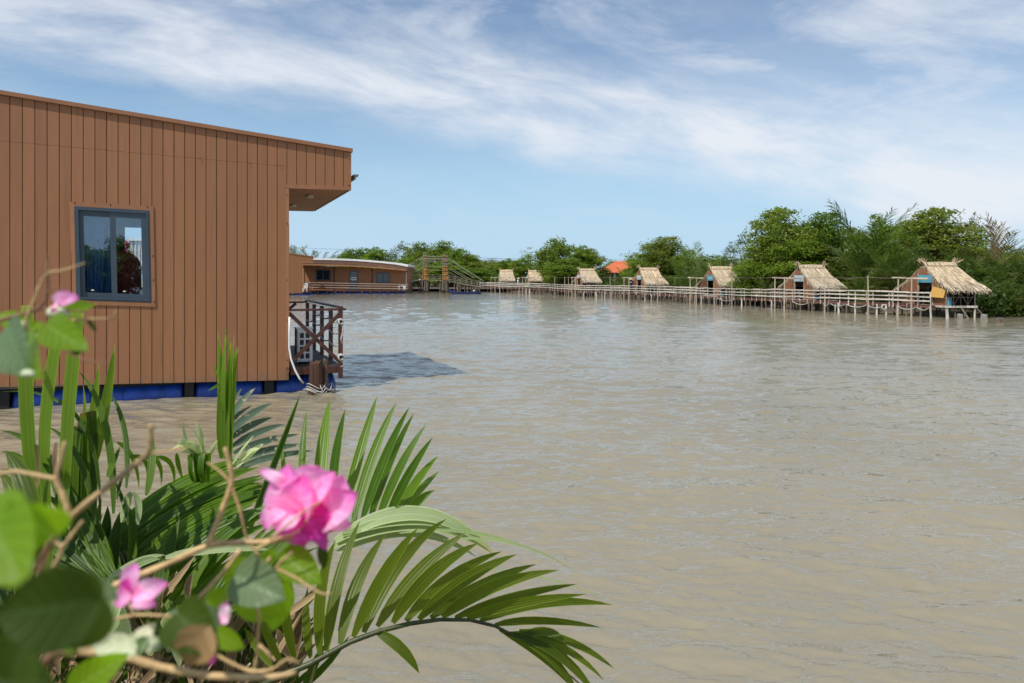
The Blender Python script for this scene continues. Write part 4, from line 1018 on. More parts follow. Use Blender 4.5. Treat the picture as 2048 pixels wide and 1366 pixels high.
# ------------------------------------------------------------------ stubs and twig in the water
for k,(px,yb,yt,w_,lb) in enumerate(((1920,640,628,8.5,'square concrete stub in the water closest to the white hut stilt'),(1968,641,629,9,'concrete stub in the water in the middle of a row of three'),(2000,645,637,10,'lowest concrete stub, darkest and farthest from the hut'))):
    b=onw(px,yb); Yb=b.y; r_=w_/F*Yb/2; mb=MB(); h_=(yb-yt)/F*Yb
    mb.tube([(0,0,-.5),(0,0,h_-.04),(.01,0,h_)],[r_*1.35,r_*1.3,r_*1.1],4); o=mb.build('concrete_stub',M['concrete'] if k<2 else M['pile']); o.location=(b.x,b.y,0); o.rotation_euler=(0,.06*(k-1),.6+k*.2); tag(o,lb,'stub','concrete stubs beside the nearest hut')
b=onw(1523,626); mb=MB(); mb.tube([(0,0,-.2),(-.03,0,.2),(-.14,0,.48)],[.03,.022,.012],5); mb.tube([(.25,0,-.1),(.33,0,.12),(.44,.0,.33)],[.025,.02,.01],5)
o=mb.build('branch_snag',M['bark']); o.location=(b.x,b.y,0); tag(o,'small forked twig sticking out of the water before the boardwalk','branch')
# far power line
mb=MB()
for z0,z1,px0,px1 in ((492,502,540,905),(512,516,870,1160),(514,520,1160,1330)):
    a=at(px0,z0,230);b=at(px1,z1,230); mb.tube([a.lerp(b,u)+Vector((0,0,-.5*4*u*(1-u))) for u in np.linspace(0,1,12)],.035,4)
tag(mb.build('power_line',M['cable']),'thin dark power line crossing the sky low over the far trees','power line')
# ------------------------------------------------------------------ land
def land(name,poly,z,mat,label,edge=2.0):
    # gently humped polygonal sheet with sloped rim below the water
    c=Vector((sum(p[0] for p in poly)/len(poly),sum(p[1] for p in poly)/len(poly),0)); vs=[];fs=[];n=len(poly); rr_=random.Random(7)
    rings=[(1.0,-.5),(.985,-.05),(.965,z*.7),(.9,z),(.5,z+.15)]
    for k,zz in rings:
        for p in poly: vs.append((c.x+(p[0]-c.x)*k,c.y+(p[1]-c.y)*k,zz+rr_.uniform(-.06,.06)*(zz>0)))
    vs.append((c.x,c.y,z+.2))
    for j in range(len(rings)-1):
        for i in range(n): fs.append((j*n+i,j*n+(i+1)%n,(j+1)*n+(i+1)%n,(j+1)*n+i))
    o=(len(rings)-1)*n
    for i in range(n): fs.append((o+i,o+(i+1)%n,len(vs)-1))
    me=bpy.data.meshes.new(name); me.from_pydata(vs,[],fs); me.materials.append(mat); me.update(); ob=link(name,me); tag(ob,label,kind='structure'); return ob
fr=[]
for s in np.arange(0,WL,2.5):
    p,tg,nn=wk(s); q=p+nn*(3.2 if s<20 else 2.4); fr.append((q.x,q.y))
poly=[(70,40),(44,40.5),(32,42.5)]+fr+[(-2,150),(-20,172),(-60,182),(-130,176),(-260,190),(-260,700),(700,700),(700,60)]
land('far_bank',poly,.32,M['mud'],'low muddy far river bank under the trees')
nbp=[(-60,-60),(60,-60),(30,-3),(8,-.5),(2.2,1.0),(.2,2.0),(-.3,2.9),(-1.5,3.4),(-3.2,3.2),(-6,2.0),(-20,0)]
nb_o=land('near_bank',nbp,.45,M['soil'],'earth bank at the photographer side under the palms')

# ------------------------------------------------------------------ broadleaf trees
def crown_mesh(seed,nclu,nleaf,ls,lobes,lo_,shell=.55,fl=.55):
    rs_=np.random.RandomState(seed); cl=[]
    vol=np.array([l[3]*l[4]*l[5] for l in lobes])**.7; vol/=vol.sum()
    for _ in range(nclu):
        l=lobes[rs_.choice(len(lobes),p=vol)]
        d=rs_.normal(size=3); d/=np.linalg.norm(d); 
        if d[2]<-.3 and rs_.rand()<.5: d[2]*=-1
        r_=shell+(1-shell)*rs_.rand()**.6
        cl.append(np.array(l[:3])+d*np.array(l[3:6])*r_)
    cl=np.array(cl); n=nclu*nleaf
    cs=rs_.uniform(.6,1.35,nclu)
    ctr=np.repeat(cl,nleaf,0)+rs_.normal(size=(n,3))*np.array([fl,fl,fl*.62])*np.repeat(cs,nleaf)[:,None]
    ctr[:,2]=np.maximum(ctr[:,2],lo_)
    nrm=rs_.normal(size=(n,3))*.75+np.array([0,0,.75]); nrm/=np.linalg.norm(nrm,axis=1)[:,None]
    a=np.cross(nrm,rs_.normal(size=(n,3))); a/=np.linalg.norm(a,axis=1)[:,None]; b=np.cross(nrm,a)
    L=(ls*rs_.uniform(.6,1.3,n))[:,None]; W=L*.52
    v=np.stack([ctr-a*L*.5,ctr+b*W*.5-nrm*L*.06,ctr+a*L*.5-nrm*L*.1,ctr-b*W*.5-nrm*L*.06],1).reshape(-1,3)
    crn=np.repeat(rs_.rand(nclu),nleaf); rv=np.clip(crn*.6+rs_.rand(n)*.4,0,1)
    me=bpy.data.meshes.new('crown'); f=np.arange(n*4).reshape(n,4)
    me.vertices.add(n*4); me.vertices.foreach_set('co',v.astype(np.float32).ravel()); me.loops.add(n*4); me.loops.foreach_set('vertex_index',f.ravel().astype(np.int32)); me.polygons.add(n); me.polygons.foreach_set('loop_start',(np.arange(n)*4).astype(np.int32)); me.update(calc_edges=True); me.validate()
    at_=me.attributes.new('uvl','FLOAT_VECTOR','POINT'); av=np.zeros((n*4,3),np.float32); av[:,2]=np.repeat(rv,4); at_.data.foreach_set('vector',av.ravel())
    return me,cl
def trunk_mesh(seed,cl,h,r0,nl=14):
    rr_=random.Random(seed); mb=MB(); top=Vector((rr_.uniform(-.3,.3),rr_.uniform(-.3,.3),h*.72)); mid=Vector((rr_.uniform(-.3,.3),0,h*.35))
    mb.tube([(0,0,-.3),(0.05,0,h*.12),mid,top],[r0*1.4,r0,r0*.75,r0*.3],7)
    for k in rr_.sample(range(len(cl)),min(nl,len(cl))):
        c=Vector(cl[k]); z0=max(h*.12,min(h*.66,c.z*.55)); u=z0/(h*.72); st=mid*min(1,u*2) if u<.5 else mid.lerp(top,(u-.5)*2); st.z=z0
        m_=st.lerp(c,.5)+Vector((0,0,-.25)); mb.tube([st,m_,c],[r0*.32,r0*.2,r0*.06],5)
    for k in range(3):
        th=rr_.uniform(0,6.28); mb.tube([(.1*math.cos(th),.1*math.sin(th),h*.12),(.5*math.cos(th),.5*math.sin(th),.3),(.8*math.cos(th),.8*math.sin(th),-.4)],[r0*.4,r0*.35,r0*.3],5)
    return mb
# unit trees : height 10, half width ~3
def lob(rs_,n,hw,h,z0):
    L=[]
    for i in range(n):
        u=(i+.5)/n; z=z0+(h-z0)*(.12+.8*u); w_=hw*(math.sin(math.pi*min(1,.22+.60*u))**.6)
        th=rs_.rand()*6.28; d=w_*.5*rs_.rand()**.5 if i<n-1 else 0.2
        L.append((d*math.cos(th),d*math.sin(th),min(z,h-1.15),w_*rs_.uniform(.5,.78),w_*rs_.uniform(.5,.78),(h-z0)*rs_.uniform(.12,.19)))
    return L
VAR={}
def variant(key,seed,n,hw,nclu,nleaf,ls,mat,fl=.5,shell=.55,z0=.4,trunk=M['trunk']):
    rs_=np.random.RandomState(seed); me,cl=crown_mesh(seed,nclu,nleaf,ls,lob(rs_,n,hw,10,z0),.1,shell,fl); me.materials.append(M[mat])
    to=trunk_mesh(seed,cl,10,.22).build('trunk',trunk); tm_=to.data; bpy.data.objects.remove(to); VAR[key]=(me,tm_)
variant('A',1,13,3.3,330,38,.31,'crown',.36,.5)
variant('B',2,11,3.0,290,38,.31,'crown_y',.35,.5)
variant('C',3,13,3.3,330,38,.30,'crown',.35,.5)
variant('D',4,10,2.8,270,40,.31,'crown_y',.36,.5)
variant('G',5,9,2.4,110,30,.26,'crown_g',.34,.45)
variant('N',6,10,3.0,240,34,.27,'crown_b',.34,.5)
variant('S',8,8,3.0,80,30,.30,'crown_y',.34,.7)
variant('F',9,12,3.5,380,28,.38,'crown',.36,.5)
variant('E',10,11,3.2,320,28,.38,'crown_y',.34,.5)
GT='trees of the far bank'
def tree(key,px,ytop,wpx,Y,label,rz=None,base=.25,dxy=0):
    me,tm_=VAR[key]; p=at(px,HY,Y); htop=H+(HY-ytop)*Y/F; hh=htop-base
    o=empty('mangrove_tree' if key in 'ABCD' else 'bank_tree',Vector((p.x,p.y,base)),random.uniform(0,6.28) if rz is None else rz)
    sx=(wpx/F*Y)/4.7; o.scale=(sx,sx,hh/10.3)
    tag(o,label,'tree',GT); link('crown',me,o); link('trunk',tm_,o); return o
random.seed(99)
T=[('A',1572,414,112,64,'tallest broad green tree left of the palms, rising over the second nearest hut'),
('C',1655,424,100,63,'rounded green tree behind the second nearest hut, next to the tallest broad tree'),
('D',1606,470,110,62,'lower bushy tree filling the gap behind the roof of the second nearest hut'),
('S',1562,412,60,62,'thin top shoots standing out of the tallest broad green tree'),
('B',1762,430,66,65,'light green leafy tree directly behind the tallest palm frond'),
('C',1838,440,90,67,'green tree crown between the palms and the domed tree'),
('A',1888,414,130,61,'wide domed tree above the nearest hut'),
('N',1905,448,110,60,'brownish olive tree in front of the domed tree'),
('G',1948,432,50,62,'sparse grey green tree at the shoulder of the domed tree'),
('G',1488,468,58,74,'thin greyish tree standing alone in the gap between two huts'),
('G',1462,488,50,76,'small grey twiggy tree beside the thin greyish tree'),
('D',1525,500,90,66,'mid height green tree behind the boardwalk gap between two huts'),
('B',1500,520,70,63,'bright green low tree near the grey twiggy tree'),
('C',1338,473,92,92,'rounded dark green tree behind the shaggy torn roof hut'),
('A',1296,487,84,96,'spreading green tree adjoining the red tiled roof'),
('B',1370,500,60,88,'smaller green tree between the rounded tree and the palms'),
('D',1268,515,50,90,'small tree overlapping the side of the red tiled roof'),
('F',1114,474,62,112,'densest dark bushy tree standing right beside the boardwalk'),
('E',1166,489,60,110,'lighter bushy tree leaning against the densest one'),
('F',1184,500,46,114,'dark edge tree of the bushy clump next to the red roof'),
('F',1134,514,64,106,'low dark skirt of branches under the bushy clump'),
('S',1062,494,50,140,'open airy tree with visible sky between its leaves'),
('E',1046,514,46,140,'pale green tree behind the small half hidden hut'),
('F',1082,524,34,132,'green tree in the gap between hut roof and bushy clump'),
('E',1016,516,46,168,'light round tree above the farthest hut'),
('N',982,517,70,185,'brownish spreading tree beyond the end of the footbridge'),
('F',1000,522,56,175,'dark green tree behind the farthest hut'),
('E',958,518,50,190,'greenish tree beside the brownish spreading tree'),
('F',885,480,52,165,'tall leaning tree crown above the second bridge tower'),
('F',914,494,60,160,'rounded dark tree just past the second bridge tower'),
('F',938,508,52,158,'sloping dark tree over the descending bridge rails'),
('E',900,520,90,155,'low bright green tree between the bridge towers and the water'),
('F',953,534,56,152,'low dark tree behind the descending bridge rails'),
('F',838,482,42,175,'round topped tree just before the first bridge tower'),
('G',804,486,60,180,'grey sparse tree above the curved roof end'),
('E',822,512,60,170,'green tree showing under the bridge stays'),
('F',848,528,60,162,'dark tree behind the first bridge tower'),
('E',752,492,52,185,'bright green tree above the middle of the curved roof'),
('F',724,494,40,190,'dark rounded tree next to the bright green one over the curved roof'),
('F',698,496,44,188,'dark tree at the end of the row over the curved roof'),
('G',780,503,50,182,'dull green low tree over the curved roof'),
('E',1620,452,90,72,'yellowish tree set back between the two tallest crowns'),
('C',1700,455,80,70,'dark tree set back behind the tall palms'),
('B',1735,470,90,66,'green tree behind the feathery palm'),
('A',1800,450,90,70,'tree filling the dip before the domed crown'),
('D',1965,478,80,66,'green tree behind the dry brown palms'),
('C',2010,492,90,64,'dark green tree past the dry brown palms'),
('B',2055,500,90,62,'last green tree cut by the picture edge'),
('F',1415,508,80,96,'dark tree closing the gap behind the turquoise sign hut'),
('E',1452,512,70,92,'olive tree behind the crossed ridge pole hut'),
('C',1545,470,70,70,'dark green tree at the foot of the tallest broad crown'),
('F',1225,520,40,125,'small dark tree behind the red tiled roof'),
]
for a in T: tree(*a)
# the far wood that reads as one mass
rs_=np.random.RandomState(77); lobs=[]
for px in np.arange(500,1010,9):
    Y=rs_.uniform(178,200); p=at(px,HY,Y); hh=rs_.uniform(4.5,6.8); lobs.append((p.x,p.y,hh*.45,2.2,2.0,hh*.5))
me,_=crown_mesh(78,900,26,.62,lobs,.2,.6,.6); me.materials.append(M['crown']); o=link('far_wood',me); tag(o,'low dark green wood along the far shore behind bridge and houses',kind='stuff')
# undergrowth behind the boardwalk, reads as one mass
lobs=[]
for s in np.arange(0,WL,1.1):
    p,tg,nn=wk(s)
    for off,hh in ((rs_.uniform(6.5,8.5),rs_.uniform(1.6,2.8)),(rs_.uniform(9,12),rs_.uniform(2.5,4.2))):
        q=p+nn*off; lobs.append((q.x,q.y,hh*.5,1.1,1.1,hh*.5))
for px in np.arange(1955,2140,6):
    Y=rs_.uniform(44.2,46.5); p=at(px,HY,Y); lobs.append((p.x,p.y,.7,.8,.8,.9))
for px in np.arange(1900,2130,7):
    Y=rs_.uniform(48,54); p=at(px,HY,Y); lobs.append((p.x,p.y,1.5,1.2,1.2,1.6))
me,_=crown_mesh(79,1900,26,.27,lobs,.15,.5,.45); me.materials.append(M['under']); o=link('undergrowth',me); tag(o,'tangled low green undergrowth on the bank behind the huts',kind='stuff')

# ------------------------------------------------------------------ palms of the bank
def frond_mesh(seed,L,mat,droop=1.0,nl=30,lw=.075,lean=.25,ll=1.3):
    rr_=random.Random(seed); random.seed(seed); mb=MB(); pts=[]
    x=z=0; ang=lean; n=14
    for i in range(n+1):
        pts.append(Vector((x,rr_.uniform(-.02,.02),z))); u=i/n; ang=lean+droop*(u**2.0)*1.7; st=L/n; x+=math.sin(ang)*st; z+=math.cos(ang)*st
    mb.tube(pts,[.05*(1-.85*i/n) for i in range(n+1)],5,(0,.3,.9))
    for k in range(nl):
        u=.14+.86*(k+.5)/nl; i=min(n-1,int(u*n)); p=pts[i].lerp(pts[i+1],u*n-i); tg=(pts[i+1]-pts[i]).normalized(); up=Vector((0,1,0)).cross(tg); 
        ln_=ll*(.55+.75*math.sin(math.pi*min(1,u*.85+.1)))*(1 if u<.9 else .6)*rr_.uniform(.85,1.1)
        for s_ in (-1,1):
            d=(tg*(.7+.7*u)+Vector((0,s_,0))*rr_.uniform(.55,1.0)-up*rr_.uniform(-.25,.35)).normalized()
            a=p; b=p+d*ln_+Vector((0,0,-ln_*rr_.uniform(.2,.8)*(1-.6*u))); m_=a.lerp(b,.5)+Vector((0,0,ln_*.09)); sd=tg.cross(d).normalized().cross(d).normalized()*lw*.5*rr_.uniform(.8,1.2)
            rv=rr_.random(); mb.add([a-sd*.5,a+sd*.5,m_+sd,m_-sd,b],[(0,1,2,3),(3,2,4)],[(0,0,rv)]*2+[(0,.5,rv)]*2+[(0,1,rv)])
    o=mb.build('frond',M[mat]); me=o.data; bpy.data.objects.remove(o); return me
FR=[frond_mesh(1,7.5,'frond',.55,lean=.10),frond_mesh(2,7,'frond',.85,lean=.22),frond_mesh(3,6.5,'frond',1.15,lean=.35),frond_mesh(4,7,'frond_o',.5,lean=.12),frond_mesh(5,6,'frond_d',1.3,lean=.4),frond_mesh(6,6.5,'frond_o',1.0,lean=.3),frond_mesh(7,7.6,'frond',.25,lean=.05),frond_mesh(8,7.4,'frond_d',.2,lean=.04)]
GP='nipa palms on the far bank'
def palm(px,ytop,Y,label,nf=10,kinds=(0,1,2,0,1,6),name='nipa_palm',base=.2):
    p=at(px,HY,Y); hh=H+(HY-ytop)*Y/F-base; sc_=hh/6.1
    o=empty(name,Vector((p.x,p.y,base)),random.uniform(0,6.28)); o.scale=(sc_,)*3; tag(o,label,'palm',GP)
    for k in range(nf):
        me=FR[random.choice(kinds)]; th=k*2.4+random.uniform(-.3,.3); sk=random.uniform(.72,1.02)
        if k==0: me=FR[kinds[0]]; th=math.pi-o.rotation_euler.z; sk=.90
        link('frond',me,o,Matrix.Translation((.12*math.cos(th),.12*math.sin(th),0))@Matrix.Rotation(th,4,'Z')@Matrix.Rotation(random.uniform(-.08,.16),4,'Y')@Matrix.Scale(sk,4))
    return o
PL=[(1730,420,57.5,'tallest nipa palm, its top frond curling over against the sky'),
(1702,462,61,'tall dark palm hard behind the eave of the second nearest hut'),
(1766,464,56,'feathery palm midway between the two nearest huts'),
(1792,494,54,'palm with drooping fronds just before the nearest hut'),
(1684,500,62,'short palm half behind the second nearest hut roof'),
(1744,512,54,'low palm over the boardwalk between the two nearest huts'),
(1812,500,52,'dark palm whose fronds frame the blue sign'),
(1722,545,52,'smallest bright palm close to the tall bare bamboo pole'),
(1850,476,56,'upright palm directly behind the nearest hut ridge'),
(1940,495,50,'dark palm beside the nearest hut eave'),
(1975,500,49,'dense palm leaning over the concrete stubs'),
(2035,500,48,'leafy palm at the very edge of the view above the water'),
(2012,540,46.5,'low palm dipping its fronds to the water past the hut'),
(1960,560,47.5,'small palm under the hut eave beside the slanting brace'),
(2060,560,46,'short palm at the last stretch of visible bank'),
(2005,572,44.6,'small drooping palm at the water line past the concrete stubs'),
(2036,566,44.4,'yellow green palm trailing its fronds in the water at the frame edge'),
(1978,585,45.4,'tiny palm shoot behind the slanting brace of the nearest hut'),
(1392,490,74,'palm with one blade like frond pointing straight up'),
(1412,505,72,'palm with grey feather fronds behind the turquoise sign hut'),
(1372,512,78,'palm between the shaggy hut and the turquoise sign hut'),
(1432,510,70,'green palm above the crossed ridge poles'),
(1490,518,72,'broad palm beside the crossed ridge pole hut roof'),
(1490,540,64,'low arching palm on the bank past the grey eave patch'),
(1350,550,77,'low palm drooping over the torn thatch corner'),
(1252,535,88,'small palm before the red tiled roof'),
(1234,550,92,'smallest palm beside the house pillars'),
(1530,552,60,'low palm beside the long crossbar gateway')]
for k,(px,yt,Y,lb) in enumerate(PL): palm(px,yt,Y,lb,9 if Y>70 else 13,(0,1,2,0,1,5) if k%3 else (0,1,3,2,5))
palm(2000,456,51,'dry brown palm with spiky upright fronds against the sky',14,(7,7,3,7,5,3),'dry_palm')
palm(1982,488,52,'olive brown palm clump beside the spiky dry palm',10,(3,3,5,4),'dry_palm')
for k,(px,yt,lb) in enumerate(((592,488,'palm top peeping out next to the near house corner'),(612,492,'feathery palm above the plain brown house end'),(634,498,'palm beside the start of the curved roof'),(655,508,'small low palm behind the curved roof'),(800,512,'dull palm over the far end of the curved roof'))):
    palm(px,yt,150 if k<4 else 168,lb,9,(3,5,3,2))

# ------------------------------------------------------------------ what the window glass mirrors : the photographer's bank
random.seed(3)
def behind_tree(key,x,y,h,w_,label):
    me,tm_=VAR[key]; o=empty('bank_tree',Vector((x,y,.4)),random.uniform(0,6)); o.scale=(w_/6.4,w_/6.4,h/10.3); tag(o,label,'tree','trees behind the photographer'); link('crown',me,o); link('trunk',tm_,o)
behind_tree('F',.3,-15,3.5,3.4,'dark tree mirrored low in the curtain side of the window'); behind_tree('F',2.2,-15.5,4.3,2.6,'taller dark tree mirrored beside the white letter patch'); behind_tree('E',1.4,-19,3.9,4,'dark tree mirrored low behind the window mullion')
YS=27.0; sh=empty('sheet_metal_shed',at(262,HY,YS)); sh.location.z=0; tag(sh,'white corrugated shed glimpsed through the window of the brown house','shed')
q=lambda px,py,dy=0: at(px,py,YS)+Vector((0,dy,0))-sh.location
mb=MB(); a=q(256,478);b=q(400,548); n=40
for i in range(n): mb.box((a.x+(b.x-a.x)*(i+.5)/n,.03*(i%2),(a.z+b.z)/2),((b.x-a.x)/n*.9,.08,a.z-b.z))
mb.box(((a.x+b.x)/2,1.2,(a.z+b.z)/2-.05),(b.x-a.x,2.2,a.z-b.z-.1)); mb.build('wall',M['corr'],sh)
mb=MB()
for yy,h_ in ((479,.10),(530,.09),(545,.12)): c_=q(330,yy); mb.box((c_.x,-.08,c_.z),(b.x-a.x,.08,h_))
mb.build('rail',M['white'],sh)
mb=MB(); c_=q(330,566); mb.box((c_.x,-1.0,c_.z-.5),(b.x-a.x+1,4.2,.9)); mb.build('deck',M['concrete'],sh)
mb=MB(); c_=q(330,561); mb.box((c_.x,-3.2,c_.z-.1),(b.x-a.x+1,.2,.22)); mb.build('kerb',M['white'],sh)
fb=empty('flowering_bush',sh.location+q(269,552,-.7)); fb.scale=(.10,.10,.125); fb.scale=tuple(v*1.0 for v in fb.scale); tag(fb,'pink flowering bush in front of the white shed seen through the window','bush'); link('crown',VAR['S'][0],fb)
me_,_=crown_mesh(55,70,30,1.0,lob(np.random.RandomState(3),6,3,10,.6),.1,.6,.4); me_.materials.append(simple('window_view_blossom',(.62,.03,.16))); link('blossom',me_,fb)
# ------------------------------------------------------------------ foreground : nipa palm fronds by the photographer
random.seed(31)
M['blade']=leafmat('palm_leaflet',(.022,.070,.003),(.130,.225,.011),tip=(.22,.18,.04),trans=(.36,.58,.02),tf=.36,rough=.36,spec=.3,veins=13,rib=(.10,.17,.04),objvar=False,tiprange=(.95,1.02))
M['blade_o']=leafmat('olive_palm_leaflet',(.030,.056,.003),(.105,.145,.009),tip=(.16,.15,.04),trans=(.36,.46,.02),tf=.42,rough=.42,spec=.3,veins=13,rib=(.085,.11,.02),objvar=False,tiprange=(.95,1.02),spots=((.03,.04,.01),38,.74))
M['blade_y']=leafmat('fresh_palm_blade',(.050,.110,.007),(.135,.215,.018),tip=(.40,.36,.10),trans=(.46,.62,.03),tf=.42,rough=.42,veins=10,objvar=False,tiprange=(.93,1.05))
M['blade_d']=leafmat('deep_green_blade',(.012,.040,.003),(.085,.150,.010),tip=(.16,.10,.03),trans=(.20,.34,.02),tf=.28,rough=.45,spec=.22,veins=13,rib=(.05,.10,.03),objvar=False,tiprange=(.93,1.02))
M['blade_g']=leafmat('dusty_palm_leaflet',(.040,.070,.045),(.105,.155,.105),tip=(.25,.25,.18),trans=(.16,.26,.12),tf=.2,rough=.40,veins=26,objvar=False,tiprange=(.9,1.1),spots=((.34,.30,.20),30,.66),holes=(42,.66))
M['blade_p']=leafmat('pale_shredded_leaf',(.30,.36,.17),(.55,.60,.36),tip=(.62,.58,.36),trans=(.5,.6,.3),tf=.35,rough=.5,veins=14,objvar=False,tiprange=(.7,1.1))
M['blade_l']=leafmat('light_arching_leaflet',(.20,.28,.10),(.40,.46,.25),tip=(.48,.44,.2),trans=(.5,.6,.22),tf=.3,rough=.40,veins=24,rib=(.45,.48,.32),objvar=False,tiprange=(.88,1.05))
M['dry']=leafmat('dry_leaf_straw',(.10,.060,.030),(.42,.30,.16),trans=(.3,.2,.1),tf=.1,rough=.8,veins=10,objvar=False)
M['rachis']=simple('palm_rachis',(.055,.070,.012),.45,.3,20,bump=.2)
def jit(a): return Vector((random.uniform(-a,a),random.uniform(-a,a),random.uniform(-a,a)))
def bl(mb,b,t_,Yb,Yt,w,n=None,bend=(0,0),fold=.16,prof=None,twist=0,seg=10,curl=0):
    A=at(b[0],b[1],Yb);B=at(t_[0],t_[1],Yt); nn=Vector(n or (random.uniform(-.25,.25),-1,random.uniform(.1,.5)))
    sc_=(Yb+Yt)/2/F
    mb.blade(A,B,w,nn,(bend[0]*sc_,random.uniform(-.02,.02),-bend[1]*sc_),fold,prof,seg,twist,curl)
z7=lambda x,y:(400+x*.4435,760+y*.4435)
z5=lambda x,y:(x*.3661,500+y*.3661)
z6=lambda x,y:(x*.3778,850+y*.3778)
pr=empty('nipa_palm',(-.55,2.15,.35)); tag(pr,'lush green palm whose arched fronds fan out low over the water','palm')
def child(mb,name,mat,par,smooth=True):
    o=mb.build(name,mat,par,smooth); o.location=-par.location if par.parent is None else (0,0,0); return o
# low olive frond, seen from beneath
Y0=2.15
ra=[(470,1400),(560,1352),(620,1328),(660,1306),(700,1284),(760,1262),(820,1247),(880,1239),(940,1240),(990,1252),(1045,1280),(1100,1318),(1160,1368)]
mb=MB(); 
rpts=[at(x,y,Y0-.10+.25*i/12) for i,(x,y) in enumerate(ra)]
mb.tube(rpts,[.011,.010,.009,.0085,.008,.0075,.007,.006,.0055,.005,.004,.003,.002],8)
fr1=child(mb,'frond_stem',M['rachis'],pr)
mb=MB()
def near_r(x,pts=ra,Y0_=Y0): 
    i=np.interp(x,[p[0] for p in pts],range(len(pts))); return Y0_-.10+.25*i/12
L7=[((370,1285),(285,1075),46),((430,1275),(395,905),48),((500,1252),(487,925),50),((540,1240),(612,722),54),((570,1222),(722,632),54),((632,1190),(838,693),56),((690,1160),(985,665),54),((738,1138),(1115,624),56),((800,1112),(1205,684),58),((868,1096),(1260,733),56),((928,1086),(1365,772),54),((985,1079),(1432,785),52),((1040,1072),(1518,830),50),((1092,1070),(1625,857),50),((1150,1071),(1702,920),46),((1205,1076),(1747,966),42),((1262,1086),(1866,1015),42),((1330,1103),(1815,1118),34),
((330,1300),(200,1120),40)]
for b,t_,w in L7:
    b=z7(*b);t_=z7(*t_); Yb=near_r(b[0])
    bl(mb,b,t_,Yb,Yb+random.uniform(-.12,.30),w*.4435/F*Yb*1.12,bend=(-random.uniform(4,14),-random.uniform(10,22)),fold=.14,n=(random.uniform(-.35,-.05),-1,random.uniform(-.1,.3)))
for b,t_,w in (((800,1140),(990,1325),34),((1440,1130),(1872,1306),24),((1400,1140),(1825,1358),24),((1380,1140),(1760,1400),24),((1420,1150),(1720,1440),26),((1350,1125),(1690,1400),24),((1500,1165),(1800,1450),22),((1460,1145),(1650,1185),26),((1480,1180),(1660,1250),20)):
    b=z7(*b);t_=z7(*t_); Yb=near_r(b[0]); bl(mb,b,t_,Yb,Yb+random.uniform(-.05,.2),w*.4435/F*Yb*1.5,bend=(8,-random.uniform(8,20)),n=(.2,-1,.3))
child(mb,'frond',M['blade_o'],pr)
# upper frond, deep green leaflets up
ra2=[(520,1180),(560,1120),(600,1078),(650,1060),(720,1048),(800,1040),(860,1030)]
mb=MB(); mb.tube([at(x,y,2.35+.04*i) for i,(x,y) in enumerate(ra2)],[.016,.015,.013,.011,.009,.007,.004],8); child(mb,'frond_stem',M['rachis'],pr)
mb=MB()
U7=[((470,660),(482,130),44),((530,660),(587,80),66),((590,650),(657,125),46),((640,640),(800,70),50),((690,640),(890,92),50),((728,640),(946,118),46),((762,640),(968,145),42),((800,640),(1023,195),44),((840,640),(1052,255),44),((872,636),(1076,340),46),((900,632),(1081,410),48),((930,634),(1062,496),42),((965,640),(1047,598),26),((430,690),(370,280),30),((620,660),(620,260),26),((700,640),(835,200),30)]
for b,t_,w in U7:
    b=z7(*b);t_=z7(*t_); Yb=2.4+.0005*(b[0]-600); bl(mb,b,t_,Yb,Yb+random.uniform(.0,.45),w*.4435/F*Yb*1.0,bend=(-random.uniform(2,9),-random.uniform(2,8)),fold=.2,n=(random.uniform(-.3,.3),-1,.2))
bl(mb,z7(222,665),z7(455,55),2.3,2.45,.030,n=(1,-.35,.1),fold=.55)
bl(mb,z7(232,665),z7(450,75),2.32,2.47,.022,n=(.8,-.9,.1),fold=.3)
child(mb,'frond',M['blade'],pr)
# pale arching leaflets
mb=MB()
for b,t_,w,be in (((610,725),(1335,790),60,(10,-160)),((600,750),(1320,785),48,(20,-120)),((640,700),(1300,720),40,(0,-85)),((620,775),(1250,800),40,(0,-95)),((900,690),(1560,800),13,(20,-50)),((1100,720),(1710,880),10,(20,-55)),((1250,850),(1850,1005),7,(20,-25)),((640,690),(980,640),30,(0,-25))):
    b=z7(*b);t_=z7(*t_); bl(mb,b,t_,2.42,2.55,w*.4435/F*2.45*1.3,bend=(be[0]*.44,be[1]*.44),fold=.12,n=(.05,-.7,.75),seg=16)
child(mb,'frond',M['blade_l'],pr)
# broad pleated frond lying across the middle
pc=empty('nipa_palm',(-1.15,2.35,.35)); tag(pc,'dense palm clump with a tall green spear and gnawed dusty fronds','palm')
mb=MB()
for k in range(30):
    u=k/29; b=(215+100*u+random.uniform(-8,8),1075+95*u); t_=(470+75*(1-abs(u-.45)*2)+random.uniform(-10,22),915+120*u+random.uniform(-8,8))
    bl(mb,b,t_,2.25-.1*u,2.5-.15*u,.044,bend=(-12,-random.uniform(14,26)*(1-u*.6)),fold=.22,n=(random.uniform(-.2,.2),-.8,.7),twist=random.uniform(-.4,.4))
for k in range(12):
    b=(330+random.uniform(-30,60),1150+random.uniform(-30,40)); t_=(500+random.uniform(-20,60),1000+random.uniform(0,80)); bl(mb,b,t_,2.2,2.3,.04,bend=(-6,-14),n=(.1,-.8,.6))
child(mb,'frond',M['blade'],pc)
mb=MB()
for k in range(34):
    u=random.random(); b=(300+u*150+random.uniform(-20,20),1290-u*60+random.uniform(-25,25)); t_=(b[0]+random.uniform(120,215),b[1]-random.uniform(110,215)); bl(mb,b,t_,2.12,2.3,random.uniform(.022,.036),bend=(-8,-random.uniform(6,20)),fold=.25,n=(random.uniform(-.3,.3),-.8,.6))
child(mb,'frond',M['blade_y'],pc)
mb=MB()
